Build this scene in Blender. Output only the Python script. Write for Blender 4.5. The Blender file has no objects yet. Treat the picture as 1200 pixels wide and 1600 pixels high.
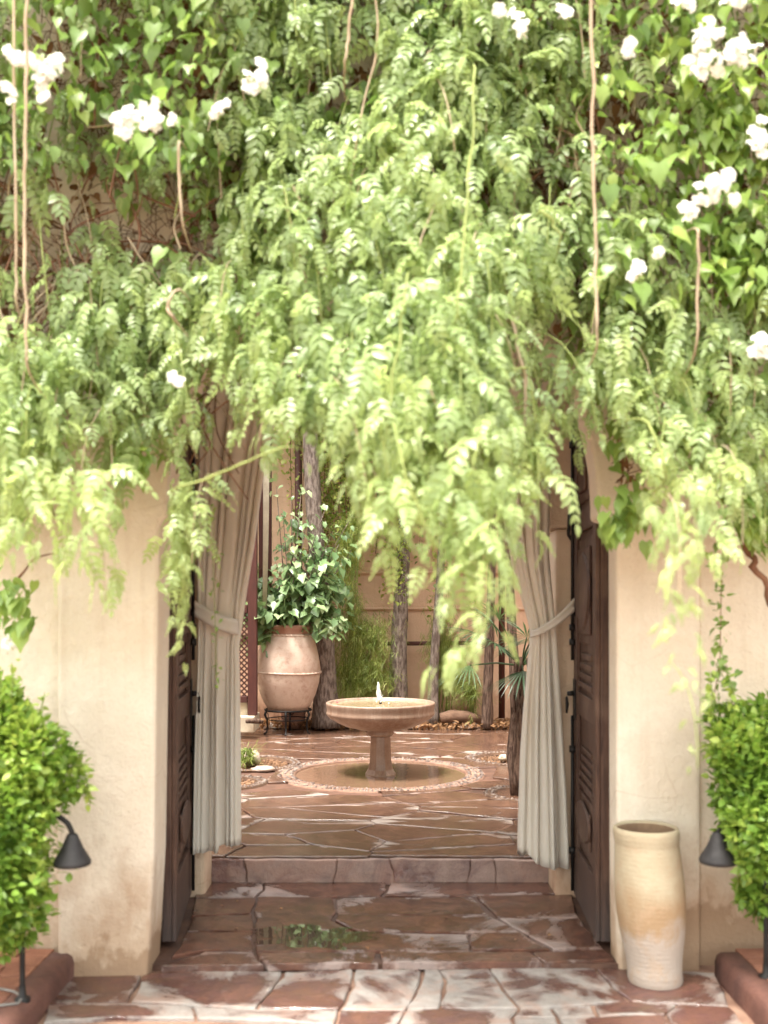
import bpy, bmesh, math, random
import numpy as np
from mathutils import Vector, Matrix, noise
C = bpy.context.scene.collection
PI = math.pi
def R(a): return math.radians(a)

# ---------------------------------------------------------------- camera, world, sun, exposure
sc = bpy.context.scene
cam_d = bpy.data.cameras.new('camera'); cam = bpy.data.objects.new('camera', cam_d); C.objects.link(cam)
cam.location = (0, 0, 1.6); cam.rotation_euler = (R(90), 0, 0)
cam_d.sensor_fit = 'VERTICAL'; cam_d.sensor_height = 36; cam_d.lens = 36
cam_d.shift_y = 145/1600
cam_d.clip_start = .05; cam_d.clip_end = 600
cam_d.dof.use_dof = True; cam_d.dof.focus_distance = 9.0; cam_d.dof.aperture_fstop = 1.7
sc.camera = cam
world = bpy.data.worlds.new('World'); sc.world = world; world.use_nodes = True
wn = world.node_tree; wn.nodes.clear()
sky = wn.nodes.new('ShaderNodeTexSky'); sky.sky_type = 'NISHITA'; sky.sun_disc = False
SUN_EL, SUN_AZ = 72, 222          # azimuth measured clockwise from +Y
sky.sun_elevation = R(SUN_EL); sky.sun_rotation = R(SUN_AZ); sky.dust_density = 3.0; sky.air_density = 1.0
hs = wn.nodes.new('ShaderNodeHueSaturation'); hs.inputs['Saturation'].default_value = .35
bgn = wn.nodes.new('ShaderNodeBackground'); bgn.inputs['Strength'].default_value = .15
mixw = wn.nodes.new('ShaderNodeMix'); mixw.data_type = 'RGBA'; mixw.blend_type = 'MULTIPLY'
mixw.inputs[0].default_value = 1; mixw.inputs[7].default_value = (1.03, 1.02, .92, 1)
wo = wn.nodes.new('ShaderNodeOutputWorld')
wn.links.new(sky.outputs[0], hs.inputs['Color']); wn.links.new(hs.outputs[0], mixw.inputs[6])
wn.links.new(mixw.outputs[2], bgn.inputs[0]); wn.links.new(bgn.outputs[0], wo.inputs[0])
sd = bpy.data.lights.new('sun', 'SUN'); sd.energy = 1.5; sd.angle = R(12); sd.color = (1, .95, .88)
sun = bpy.data.objects.new('sun', sd); C.objects.link(sun)
_d = Vector((math.sin(R(SUN_AZ))*math.cos(R(SUN_EL)), math.cos(R(SUN_AZ))*math.cos(R(SUN_EL)), math.sin(R(SUN_EL))))
sun.rotation_euler = _d.to_track_quat('Z', 'Y').to_euler(); sun.location = (0, 0, 12)
sc.view_settings.view_transform = 'Standard'; sc.view_settings.look = 'None'
sc.view_settings.exposure = 2.45; sc.view_settings.gamma = 1; sc.view_settings.use_curve_mapping = False
sc.cycles.max_bounces = 8; sc.cycles.transparent_max_bounces = 8

# ---------------------------------------------------------------- measuring: photo pixel -> place
F, CX, HY, EYE = 1600.0, 600.0, 945.0, 1.6
def at(px, py, Y): return Vector(((px-CX)/F*Y, Y, EYE-(py-HY)/F*Y))
def gnd(px, py, z=0.0):
    Y = F*(EYE-z)/(py-HY); return Vector(((px-CX)/F*Y, Y, z))

# ---------------------------------------------------------------- materials
class NT:
    def __init__(s, name):
        s.m = bpy.data.materials.new(name); s.m.use_nodes = True
        s.t = s.m.node_tree; s.t.nodes.clear()
        s.out = s.t.nodes.new('ShaderNodeOutputMaterial')
    def n(s, typ, **kw):
        nd = s.t.nodes.new(typ)
        for k, v in kw.items():
            if k.startswith('_'): setattr(nd, k[1:], v)
        for k, v in kw.items():
            if not k.startswith('_'): s.set(nd, k.replace('0x', ''), v)
        return nd
    def set(s, nd, k, v):
        key = int(k[1:]) if k[0] == 'i' and k[1:].isdigit() else k
        inp = nd.inputs[key]
        if isinstance(v, bpy.types.NodeSocket): s.t.links.new(v, inp)
        elif isinstance(v, bpy.types.Node): s.t.links.new(v.outputs[0], inp)
        else:
            if isinstance(v, tuple) and len(v) == 3 and inp.type == 'RGBA': v = v+(1,)
            inp.default_value = v
    def pos(s): return s.n('ShaderNodeNewGeometry').outputs['Position']
    def obj(s): return s.n('ShaderNodeTexCoord').outputs['Object']
    def noise(s, vec, scale, detail=4, rough=.55, dist=0.0):
        return s.n('ShaderNodeTexNoise', Vector=vec, Scale=scale, Detail=detail, Roughness=rough, Distortion=dist).outputs['Fac']
    def ramp(s, fac, stops, interp='LINEAR'):
        r = s.n('ShaderNodeValToRGB'); r.color_ramp.interpolation = interp
        e = r.color_ramp.elements
        while len(e) < len(stops): e.new(.5)
        for el, (p, c) in zip(e, stops):
            el.position = p; el.color = (c, c, c, 1) if isinstance(c, (int, float)) else tuple(c)+(1,)
        s.set(r, 'Fac', fac); return r.outputs['Color']
    def mix(s, fac, a, b, blend='MIX'):
        m = s.t.nodes.new('ShaderNodeMix'); m.data_type = 'RGBA'; m.blend_type = blend
        s.set(m, 'i0', fac); s.set(m, 'i6', a); s.set(m, 'i7', b); return m.outputs[2]
    def math(s, op, a, b=0.0, clamp=False):
        m = s.t.nodes.new('ShaderNodeMath'); m.operation = op; m.use_clamp = clamp
        s.set(m, 'i0', a); s.set(m, 'i1', b); return m.outputs[0]
    def scale(s, vec, v):
        m = s.n('ShaderNodeMapping', Vector=vec); m.inputs['Scale'].default_value = v; return m.outputs[0]
    def bump(s, h, strength=.3, dist=.01):
        return s.n('ShaderNodeBump', Height=h, Strength=strength, Distance=dist).outputs['Normal']
    def pbsdf(s, col, rough=.7, normal=None, spec=.5, metal=0, **kw):
        p = s.n('ShaderNodeBsdfPrincipled'); s.set(p, 'Base Color', col); s.set(p, 'Roughness', rough)
        s.set(p, 'Specular IOR Level', spec); s.set(p, 'Metallic', metal)
        if normal is not None: s.set(p, 'Normal', normal)
        for k, v in kw.items(): s.set(p, k.replace('_', ' '), v)
        return p.outputs[0]
    def fin(s, sh): s.t.links.new(sh, s.out.inputs['Surface']); return s.m
    def rnd(s): return s.n('ShaderNodeObjectInfo').outputs['Random']
    def attr(s, name): return s.n('ShaderNodeAttribute', _attribute_name=name).outputs['Fac']

def mat_plaster(name, base, pink, stain, zline=None, amount=.5):
    t = NT(name); p = t.pos()
    n1 = t.noise(p, .9, 5, .6); n2 = t.noise(p, 5.0, 6, .65); n3 = t.noise(p, 60, 4, .6)
    col = t.mix(t.ramp(n1, [(.35, 0), (.68, 1)]), base, pink)
    light = tuple(min(1, c*1.14+.02) for c in base)
    col = t.mix(t.math('MULTIPLY', t.ramp(n2, [(.5, 0), (.72, 1)]), .55), col, light)
    col = t.mix(t.math('MULTIPLY', t.ramp(n3, [(.3, 1), (.5, 0)]), .10), col, (.35, .24, .16))
    # vertical trowel/rain streaks
    st = t.noise(t.scale(p, (14, 14, .8)), 1.0, 5, .6)
    col = t.mix(t.math('MULTIPLY', t.ramp(st, [(.52, 0), (.75, 1)]), .16), col, stain)
    if zline is not None:      # rising damp with an uneven edge
        z = t.n('ShaderNodeSeparateXYZ', Vector=p).outputs['Z']
        h = t.math('ADD', z, t.math('MULTIPLY', t.math('SUBTRACT', t.noise(t.scale(p, (1, 1, .6)), 3.2, 5, .6), .5), -1.1))
        m = t.ramp(t.math('SUBTRACT', h, zline-.5), [(.38, 1), (.62, 0)])
        col = t.mix(t.math('MULTIPLY', m, amount), col, stain)
        col = t.mix(t.math('MULTIPLY', t.ramp(t.math('SUBTRACT', h, zline-.5), [(.30, 1), (.345, 0)]), amount), col, tuple(c*.75 for c in stain))
        # dark specks and scuffs
        sp = t.noise(p, 22, 6, .75)
        col = t.mix(t.math('MULTIPLY', t.math('MULTIPLY', t.ramp(sp, [(.62, 0), (.7, 1)]), t.ramp(z, [(.0, 1), (.9, 0)])), .5), col, tuple(c*.6 for c in stain))
    cr = t.n('ShaderNodeTexVoronoi', _feature='DISTANCE_TO_EDGE', Vector=t.mix(.12, p, t.n('ShaderNodeTexNoise', Vector=p, Scale=3.0).outputs['Color']), Scale=1.6).outputs['Distance']
    crk = t.math('MULTIPLY', t.ramp(cr, [(.0, 1), (.006, 0)]), t.ramp(t.noise(p, 1.7, 2), [(.5, 0), (.62, 1)]))
    col = t.mix(t.math('MULTIPLY', crk, .35), col, stain)
    hgt = t.math('ADD', t.math('MULTIPLY', n2, 1.0), t.math('MULTIPLY', n3, .25))
    return t.fin(t.pbsdf(col, .88, t.bump(t.math('ADD', hgt, t.math('MULTIPLY', n1, 1.5)), .55, .03), .2))
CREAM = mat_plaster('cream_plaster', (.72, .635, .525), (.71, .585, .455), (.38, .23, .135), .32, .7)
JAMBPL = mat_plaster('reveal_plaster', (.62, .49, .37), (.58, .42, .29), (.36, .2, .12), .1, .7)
ADOBE = mat_plaster('adobe_plaster', (.68, .47, .34), (.62, .41, .28), (.30, .16, .10), .35, .7)

def mat_stone(name, wetlo, wethi, dryc, wetc, wscale=(1, 1, 1), mott=(.10, .045, .045)):
    t = NT(name); p = t.pos(); r = t.rnd()
    off = t.n('ShaderNodeVectorMath', _operation='ADD', i0=t.scale(p, wscale))
    t.set(off, 'i1', t.n('ShaderNodeCombineXYZ', Z=t.math('MULTIPLY', r, 1.2)).outputs[0]); off = off.outputs[0]
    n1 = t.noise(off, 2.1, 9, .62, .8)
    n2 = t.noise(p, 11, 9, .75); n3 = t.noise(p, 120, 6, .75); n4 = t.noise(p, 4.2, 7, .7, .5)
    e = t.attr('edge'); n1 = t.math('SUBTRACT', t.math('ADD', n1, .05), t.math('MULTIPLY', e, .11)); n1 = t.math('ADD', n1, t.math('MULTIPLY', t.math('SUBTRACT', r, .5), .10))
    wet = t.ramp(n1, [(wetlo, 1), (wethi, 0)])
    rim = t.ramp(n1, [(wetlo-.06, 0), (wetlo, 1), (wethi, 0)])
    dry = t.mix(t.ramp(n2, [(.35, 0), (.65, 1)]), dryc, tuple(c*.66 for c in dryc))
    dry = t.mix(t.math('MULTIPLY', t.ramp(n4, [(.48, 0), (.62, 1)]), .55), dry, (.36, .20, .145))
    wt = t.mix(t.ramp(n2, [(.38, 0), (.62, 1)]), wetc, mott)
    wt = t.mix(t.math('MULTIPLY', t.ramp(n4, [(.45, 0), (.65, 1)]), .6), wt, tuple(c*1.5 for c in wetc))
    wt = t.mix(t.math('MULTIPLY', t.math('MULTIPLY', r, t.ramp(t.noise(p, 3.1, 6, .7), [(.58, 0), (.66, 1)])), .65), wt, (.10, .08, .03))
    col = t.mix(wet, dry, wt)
    col = t.mix(t.math('MULTIPLY', rim, .35), col, tuple(c*.5 for c in wetc))
    col = t.mix(t.math('MULTIPLY', t.ramp(n3, [(.54, 0), (.66, 1)]), .40), col, (.05, .03, .02))
    col = t.mix(t.math('MULTIPLY', t.ramp(n3, [(.30, 1), (.40, 0)]), .22), col, (.62, .50, .42))
    rough = t.math('ADD', t.math('MULTIPLY', t.math('SUBTRACT', 1.0, wet), .45), t.math('ADD', .03, t.math('MULTIPLY', n2, .20)))
    h = t.math('ADD', t.math('MULTIPLY', t.math('ADD', t.noise(p, 16, 8, .7), t.math('MULTIPLY', n3, .22)), t.math('SUBTRACT', 1.0, t.math('MULTIPLY', wet, .78))), t.math('MULTIPLY', n4, 1.0))
    return t.fin(t.pbsdf(col, rough, t.bump(h, .6, .014), .6))
STONE_F = mat_stone('forecourt_slate', .455, .55, (.37, .32, .29), (.13, .06, .042))
STONE_P = mat_stone('passage_slate', .545, .64, (.34, .25, .22), (.135, .06, .04), mott=(.05, .022, .018))
STONE_C = mat_stone('courtyard_slate', .58, .67, (.37, .30, .26), (.135, .072, .047), (.6, 1.5, 1), mott=(.075, .038, .028))  # pale dry streaks double as sun dapples painted into the colour
RISER = mat_stone('riser_stone', .44, .60, (.36, .235, .195), (.17, .075, .06))
def mat_simple(name, c1, c2, scale=6, rough=.8, bs=.3, bd=.01, spec=.4, metal=0, sc3=(1, 1, 1), lo=.35, hi=.65, fine=.2, useobj=False):
    t = NT(name); p = t.obj() if useobj else t.pos()
    n = t.noise(t.scale(p, sc3), scale, 6, .62); f = t.noise(p, scale*9, 4, .6)
    col = t.mix(t.ramp(n, [(lo, 0), (hi, 1)]), c1, c2)
    col = t.mix(t.math('MULTIPLY', t.ramp(f, [(.4, 1), (.6, 0)]), fine), col, tuple(c*.45 for c in c1))
    col = t.mix(t.math('MULTIPLY', t.rnd(), .25), col, tuple(c*.6 for c in c2))
    return t.fin(t.pbsdf(col, rough, t.bump(t.math('ADD', n, t.math('MULTIPLY', f, .3)), bs, bd), spec, metal))
JOINT = mat_simple('dark_joint', (.17, .085, .055), (.07, .035, .025), 9, .6, .8, .01)
MORTAR = mat_simple('mortar', (.40, .25, .18), (.18, .09, .06), 5, .8, .6, .01)
SOIL = mat_simple('soil', (.16, .09, .055), (.07, .035, .02), 7, .95, 1, .03)
BRICK = mat_simple('terracotta_tile', (.40, .18, .11), (.24, .095, .06), 9, .8, .7, .010, fine=.35)
KERB = mat_simple('kerb_render', (.20, .088, .064), (.10, .045, .036), 7, .75, .8, .012, fine=.35)
GROUNDM = mat_simple('packed_earth', (.36, .22, .15), (.26, .15, .10), 2, .95, .6, .02)
IRON = mat_simple('black_iron', (.030, .027, .026), (.018, .015, .014), 14, .55, .4, .003, .5, .6)
LAMPM = mat_simple('aged_lamp_metal', (.05, .045, .045), (.026, .023, .024), 18, .6, .5, .002, .4, .3)
REDWOOD = mat_simple('painted_red_wood', (.095, .028, .02), (.06, .018, .014), 8, .6, .3, .004, .4, sc3=(3, 3, .5))
BARKG = mat_simple('grey_bark', (.36, .29, .25), (.12, .085, .07), 12, .95, 1, .03, .2, sc3=(3, 3, .8), lo=.42, hi=.58, fine=.45)
BARKD = mat_simple('dark_bark', (.27, .18, .135), (.07, .04, .03), 14, .95, 1, .04, .2, sc3=(4, 4, .5), lo=.42, hi=.58, fine=.4)
STEMM = mat_simple('dry_stem', (.50, .40, .28), (.36, .26, .17), 6, .85, .3, .003, .2)
STEMD = mat_simple('brown_stem', (.26, .13, .08), (.14, .07, .045), 6, .9, .3, .003, .2)
STEMG = mat_simple('green_stem', (.30, .34, .10), (.20, .24, .07), 6, .7, .2, .002, .3)
CABLE = mat_simple('grey_cable', (.30, .27, .25), (.22, .2, .18), 6, .5, .1, .001, .5)
CREAMST = mat_simple('cream_stone', (.62, .55, .42), (.48, .40, .30), 6, .8, .5, .01)
LITTER = mat_simple('leaf_litter', (.34, .20, .12), (.16, .085, .05), 20, .95, .5, .006, .2)
CRETE = mat_simple('pale_pebble', (.55, .45, .38), (.33, .22, .17), 12, .7, .3, .004)
PEBBLE = mat_simple('ring_pebble', (.25, .19, .155), (.08, .047, .037), 24, .45, .6, .006, lo=.42, hi=.56)
LOGM = mat_simple('log_wood', (.30, .18, .12), (.16, .09, .06), 8, .95, 1, .02)

def mat_wood():
    t = NT('weathered_door_wood'); p = t.obj()
    g = t.noise(t.scale(p, (9, 9, .7)), 6, 8, .7, .4); n = t.noise(p, 3.5, 5, .6); z = t.n('ShaderNodeSeparateXYZ', Vector=t.pos()).outputs['Z']
    col = t.mix(t.ramp(g, [(.35, 0), (.65, 1)]), (.11, .055, .036), (.034, .015, .010))
    col = t.mix(t.math('MULTIPLY', t.ramp(n, [(.5, 0), (.7, 1)]), .4), col, (.19, .12, .085))
    m = t.ramp(t.math('ADD', z, t.math('MULTIPLY', n, .25)), [(.15, 1), (.5, 0)])
    col = t.mix(t.math('MULTIPLY', m, .5), col, (.06, .055, .055))
    return t.fin(t.pbsdf(col, .62, t.bump(g, .6, .004), .35))
WOOD = mat_wood()

def mat_terracotta(name, a, b, c, stainz=None):
    t = NT(name); p = t.pos(); z = t.n('ShaderNodeSeparateXYZ', Vector=p).outputs['Z']
    n = t.noise(p, 6, 6, .6); f = t.noise(p, 70, 4, .6)
    col = t.mix(t.ramp(n, [(.35, 0), (.65, 1)]), a, b)
    if stainz:
        zz = t.math('ADD', z, t.math('MULTIPLY', t.math('SUBTRACT', t.noise(t.scale(p, (1, 1, .7)), 6.5, 7, .62), .5), .42))
        col = t.mix(t.ramp(t.math('SUBTRACT', zz, stainz[0]-.5), [(.42, 1), (.56, 0)]), col, stainz[2])
        col = t.mix(t.ramp(t.math('SUBTRACT', zz, stainz[1]-.5), [(.455, 1), (.515, 0)]), col, stainz[3])
        wv = t.n('ShaderNodeTexWave', _wave_type='BANDS', _bands_direction='Z', Vector=p, Scale=16.0, Distortion=2.0).outputs['Fac']
        f = t.math('ADD', f, t.math('MULTIPLY', wv, .12))
    col = t.mix(t.math('MULTIPLY', t.ramp(t.noise(p, 11, 6, .7), [(.52, 0), (.66, 1)]), .55), col, c)
    return t.fin(t.pbsdf(col, .78, t.bump(t.math('ADD', n, t.math('MULTIPLY', f, .5)), .55, .010), .25))
POTM = mat_terracotta('cream_glaze_clay', (.40, .32, .215), (.43, .36, .25), (.42, .28, .18), (.36, .225, (.34, .225, .13), (.40, .325, .27)))
JARM = mat_terracotta('pink_clay', (.58, .46, .375), (.49, .35, .28), (.34, .20, .15))
JARRIM = mat_terracotta('red_clay_rim', (.38, .22, .16), (.33, .17, .12), (.2, .1, .07))
def mat_fountain():
    t = NT('fountain_limestone'); p = t.pos()
    st = t.noise(t.scale(p, (16, 16, 1.2)), 1.6, 6, .65); n = t.noise(p, 7, 6, .6); f = t.noise(p, 70, 4, .6)
    col = t.mix(t.ramp(n, [(.35, 0), (.65, 1)]), (.36, .265, .205), (.26, .175, .13))
    col = t.mix(t.math('MULTIPLY', t.ramp(st, [(.44, 0), (.62, 1)]), t.ramp(t.noise(p, 3.0, 4, .6), [(.35, .15), (.65, .85)])), col, (.20, .10, .06))
    col = t.mix(t.math('MULTIPLY', t.ramp(st, [(.30, 1), (.42, 0)]), .35), col, (.58, .45, .36))
    col = t.mix(t.math('MULTIPLY', t.ramp(f, [(.4, 1), (.6, 0)]), .2), col, (.15, .08, .05))
    return t.fin(t.pbsdf(col, t.math('ADD', .22, t.math('MULTIPLY', n, .3)), t.bump(t.math('ADD', n, t.math('MULTIPLY', f, .6)), .4, .006), .5))
FOUNT = mat_fountain()
def mat_water(name, tint, bscale=18, bs=.25, rough=.03, alpha=.35):
    t = NT(name); p = t.pos()
    n = t.noise(p, bscale, 3, .5, .5)
    b = t.bump(n, bs, .01)
    gl = t.pbsdf(tint, rough, b, .6)
    tr = t.n('ShaderNodeBsdfTransparent', Color=(.92, .86, .78)).outputs[0]
    lw = t.n('ShaderNodeLayerWeight', Blend=.35, Normal=b).outputs['Fresnel']
    mx = t.n('ShaderNodeMixShader', i0=t.math('ADD', lw, alpha, True), i1=tr, i2=gl)
    return t.fin(mx.outputs[0])
WATER = mat_water('fountain_water', (.30, .22, .13), 16, .35, .04, .45)
POOLW = mat_water('pool_water', (.17, .10, .065), 7, .3, .06, .3)
PUDDLE = mat_water('puddle_water', (.06, .04, .028), 5, .05, .02, .0)
def mat_jet():
    t = NT('white_water_jet')
    return t.fin(t.pbsdf((.85, .85, .83), .15, t.bump(t.noise(t.pos(), 90, 3), .5, .004), .6, Alpha=.8))
JET = mat_jet()
def mat_cloth():
    t = NT('linen_curtain'); p = t.pos()
    w = t.noise(p, 420, 3, .6); n = t.noise(p, 2.2, 4)
    col = t.mix(t.ramp(n, [(.35, 0), (.7, 1)]), (.84, .81, .74), (.79, .74, .66))
    pr = t.pbsdf(col, .9, t.bump(w, .25, .002), .1, Sheen_Weight=.2)
    tr = t.n('ShaderNodeBsdfTranslucent', Color=(.74, .62, .48, 1)).outputs[0]
    return t.fin(t.n('ShaderNodeMixShader', i0=.35, i1=pr, i2=tr).outputs[0])
CLOTH = mat_cloth()
def mat_leaf(name, c_old, c_mid, c_new, trans, tfac=.38, rough=.42, spec=.5):
    t = NT(name); a = t.attr('tint'); r = t.rnd()
    f = t.math('ADD', t.math('MULTIPLY', a, .8), t.math('MULTIPLY', r, .2))
    col = t.ramp(f, [(.05, c_old), (.5, c_mid), (.95, c_new)])
    tc = t.mix(.6, trans, t.mix(1, col, (2.2, 2.2, 2.2), 'MULTIPLY'))
    pr = t.pbsdf(col, rough, None, spec)
    tr = t.n('ShaderNodeBsdfTranslucent', Color=tc).outputs[0]
    return t.fin(t.n('ShaderNodeMixShader', i0=tfac, i1=pr, i2=tr).outputs[0])
LEAF_V = mat_leaf('trumpet_vine_leaf', (.17, .24, .10), (.275, .35, .15), (.36, .42, .165), (.40, .46, .12), .45, .36)
LEAF_I = mat_leaf('creeper_leaf', (.09, .16, .04), (.21, .31, .075), (.38, .44, .10), (.24, .40, .04), .32, .42)
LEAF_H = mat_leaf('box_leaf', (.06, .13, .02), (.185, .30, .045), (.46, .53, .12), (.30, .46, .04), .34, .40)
LEAF_J = mat_leaf('jar_plant_leaf', (.10, .17, .07), (.22, .32, .14), (.46, .52, .30), (.16, .28, .06), .25, .32)
LEAF_F = mat_leaf('feathery_leaf', (.10, .16, .03), (.25, .31, .07), (.44, .42, .16), (.22, .28, .03), .35, .5)
LEAF_T = mat_leaf('tree_leaf', (.08, .14, .03), (.20, .27, .06), (.45, .45, .12), (.22, .30, .03), .4, .45)
DRYL = mat_leaf('dry_leaf', (.12, .06, .03), (.26, .14, .07), (.42, .26, .14), (.4, .2, .08), .25, .8, .2)
PALML = mat_leaf('palm_leaf', (.02, .045, .02), (.045, .085, .03), (.12, .17, .05), (.1, .16, .03), .2, .4)
def mat_petal():
    t = NT('white_petal')
    pr = t.pbsdf(t.mix(t.rnd(), (.87, .87, .83), (.84, .81, .74)), .6, None, .2)
    return t.fin(t.n('ShaderNodeMixShader', i0=.35, i1=pr, i2=t.n('ShaderNodeBsdfTranslucent', Color=(.85, .82, .72, 1)).outputs[0]).outputs[0])
PETAL = mat_petal()
PINKP = mat_simple('pink_petal', (.6, .04, .12), (.5, .03, .1), 6, .6, .1, .001)

# ---------------------------------------------------------------- mesh helpers
class MB:
    def __init__(s): s.v = []; s.f = []
    def add(s, vs, fs):
        b = len(s.v); s.v += [tuple(v) for v in vs]; s.f += [tuple(i+b for i in f) for f in fs]
    def box(s, x0, x1, y0, y1, z0, z1, M=None):
        vs = [Vector((x, y, z)) for z in (z0, z1) for y in (y0, y1) for x in (x0, x1)]
        if M is not None: vs = [M @ v for v in vs]
        s.add(vs, [(0, 2, 3, 1), (4, 5, 7, 6), (0, 1, 5, 4), (1, 3, 7, 5), (3, 2, 6, 7), (2, 0, 4, 6)]); return s
    def tube(s, pts, rad, n=8, cap=True, wob=0, seed=0):
        pts = [Vector(p) for p in pts]; N = len(pts)
        if isinstance(rad, (int, float)): rad = [rad]*N
        vs, fs = [], []; up = None
        for i, p in enumerate(pts):
            t = (pts[min(i+1, N-1)]-pts[max(i-1, 0)]).normalized()
            if up is None: up = Vector((0, 0, 1)) if abs(t.z) < .9 else Vector((1, 0, 0))
            u = up.cross(t)
            if u.length < 1e-5: u = Vector((0, 1, 0)).cross(t)
            u.normalize(); w = t.cross(u).normalized(); up = w
            for k in range(n):
                a = 2*PI*k/n; r = rad[i]
                if wob: r *= 1+wob*noise.noise(Vector((math.cos(a)*2+seed, math.sin(a)*2, p.z*3+i*.2)))
                vs.append(p+(u*math.cos(a)+w*math.sin(a))*r)
        for i in range(N-1):
            for k in range(n):
                a = i*n+k; b = i*n+(k+1) % n; fs.append((a, b, b+n, a+n))
        if cap: fs.append(tuple(reversed(range(n)))); fs.append(tuple(range((N-1)*n, N*n)))
        s.add(vs, fs); return s
    def lathe(s, prof, cx, cy, n=48, shear=None, cap=False, wob=0, facets=0, seed=0):
        vs, fs = [], []
        for (r, z) in prof:
            sx = shear(z) if shear else 0
            for k in range(n):
                a = 2*PI*k/n; rr = r
                if wob: rr *= 1+wob*noise.noise(Vector((math.cos(a)*1.5+seed, math.sin(a)*1.5, z*3)))
                vs.append((cx+sx+rr*math.cos(a), cy+rr*math.sin(a), z))
        for i in range(len(prof)-1):
            for k in range(n):
                a = i*n+k; b = i*n+(k+1) % n; fs.append((a, b, b+n, a+n))
        if cap: fs.append(tuple(reversed(range(n)))); fs.append(tuple(range((len(prof)-1)*n, len(prof)*n)))
        s.add(vs, fs); return s
    def mesh(s, name):
        me = bpy.data.meshes.new(name); me.from_pydata(s.v, [], s.f); me.update(); return me
    def build(s, name, mat, parent=None, smooth=False, bevel=0, sub=0):
        return link(s.mesh(name), name, mat, parent, smooth, bevel)
def link(me, name, mat, parent=None, smooth=False, bevel=0):
    if mat and not me.materials: me.materials.append(mat)
    if smooth:
        me.polygons.foreach_set('use_smooth', [True]*len(me.polygons))
    o = bpy.data.objects.new(name, me); C.objects.link(o)
    if parent is not None: adopt(o, parent)
    if bevel:
        b = o.modifiers.new('bevel', 'BEVEL'); b.width = bevel; b.segments = 2; b.limit_method = 'ANGLE'; b.angle_limit = R(40)
    return o
def world_loc(p):
    l = Vector(p.location)
    while p.parent is not None: p = p.parent; l = l+Vector(p.location)
    return l
def adopt(o, parent):      # all things and parts are unrotated, so the inverse is a translation
    o.parent = parent; o.matrix_parent_inverse = Matrix.Translation(-Vector(parent.location)) @ (parent['_inv'] and Matrix.Identity(4) if False else Matrix.Identity(4))
def adopt(o, parent):
    o.parent = parent
    M = Matrix.Translation(parent.location) if parent.parent is None else Matrix.Identity(4) @ Matrix.Translation(parent.location)
    o.matrix_parent_inverse = M.inverted()
def tag(o, label=None, cat=None, group=None, kind=None):
    if label: o['label'] = label
    if cat: o['category'] = cat
    if group: o['group'] = group
    if kind: o['kind'] = kind
    return o
def thing(name, loc, label, cat, group=None):
    o = bpy.data.objects.new(name, None); C.objects.link(o); o.location = loc; o.empty_display_size = .2
    return tag(o, label, cat, group)
def struct_root(name):
    o = bpy.data.objects.new(name, None); C.objects.link(o); o['kind'] = 'structure'; return o
def fbm(v): return noise.noise(v)+.5*noise.noise(v*2.1)

# leaf / frond scattering with numpy ------------------------------------------------
def proto(mb, tint=None):
    v = np.array(mb.v, dtype=np.float32); tris = []
    for f in mb.f:
        for k in range(1, len(f)-1): tris.append((f[0], f[k], f[k+1]))
    return v, np.array(tris, dtype=np.int32)
def tint_mesh(me, vals):
    a = me.attributes.new('tint', 'FLOAT', 'POINT'); a.data.foreach_set('value', np.asarray(vals, dtype=np.float32))
def frames(az, pitch, roll):
    return Matrix.Rotation(az, 3, 'Z') @ Matrix.Rotation(pitch, 3, 'Y') @ Matrix.Rotation(roll, 3, 'X')
def merged(name, protos, items, mat, parent=None, kind='stuff', smooth=True):
    """items: (proto index, location, 3x3 rotation, scale, tint)"""
    V, T, A = [], [], []; base = 0
    by = {}
    for it in items: by.setdefault(it[0], []).append(it)
    for k, its in by.items():
        pv, pt = protos[k]
        M = np.array([np.array(i[2])*i[3] for i in its], dtype=np.float32)
        L = np.array([tuple(i[1]) for i in its], dtype=np.float32)
        v = np.einsum('nij,kj->nki', M, pv)+L[:, None, :]
        n, kk = len(its), len(pv)
        V.append(v.reshape(-1, 3)); T.append((pt[None]+(np.arange(n)*kk)[:, None, None]+base).reshape(-1, 3))
        A.append(np.repeat(np.array([i[4] for i in its], dtype=np.float32), kk)); base += n*kk
    V = np.concatenate(V); T = np.concatenate(T).astype(np.int32); A = np.concatenate(A)
    me = bpy.data.meshes.new(name)
    me.vertices.add(len(V)); me.vertices.foreach_set('co', V.ravel())
    me.loops.add(T.size); me.loops.foreach_set('vertex_index', T.ravel())
    me.polygons.add(len(T)); me.polygons.foreach_set('loop_start', np.arange(0, T.size, 3, dtype=np.int32))
    me.polygons.foreach_set('loop_total', np.full(len(T), 3, dtype=np.int32))
    me.update(); me.validate()
    tint_mesh(me, A)
    o = link(me, name, mat, parent, smooth)
    if kind: o['kind'] = kind
    return o
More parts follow.
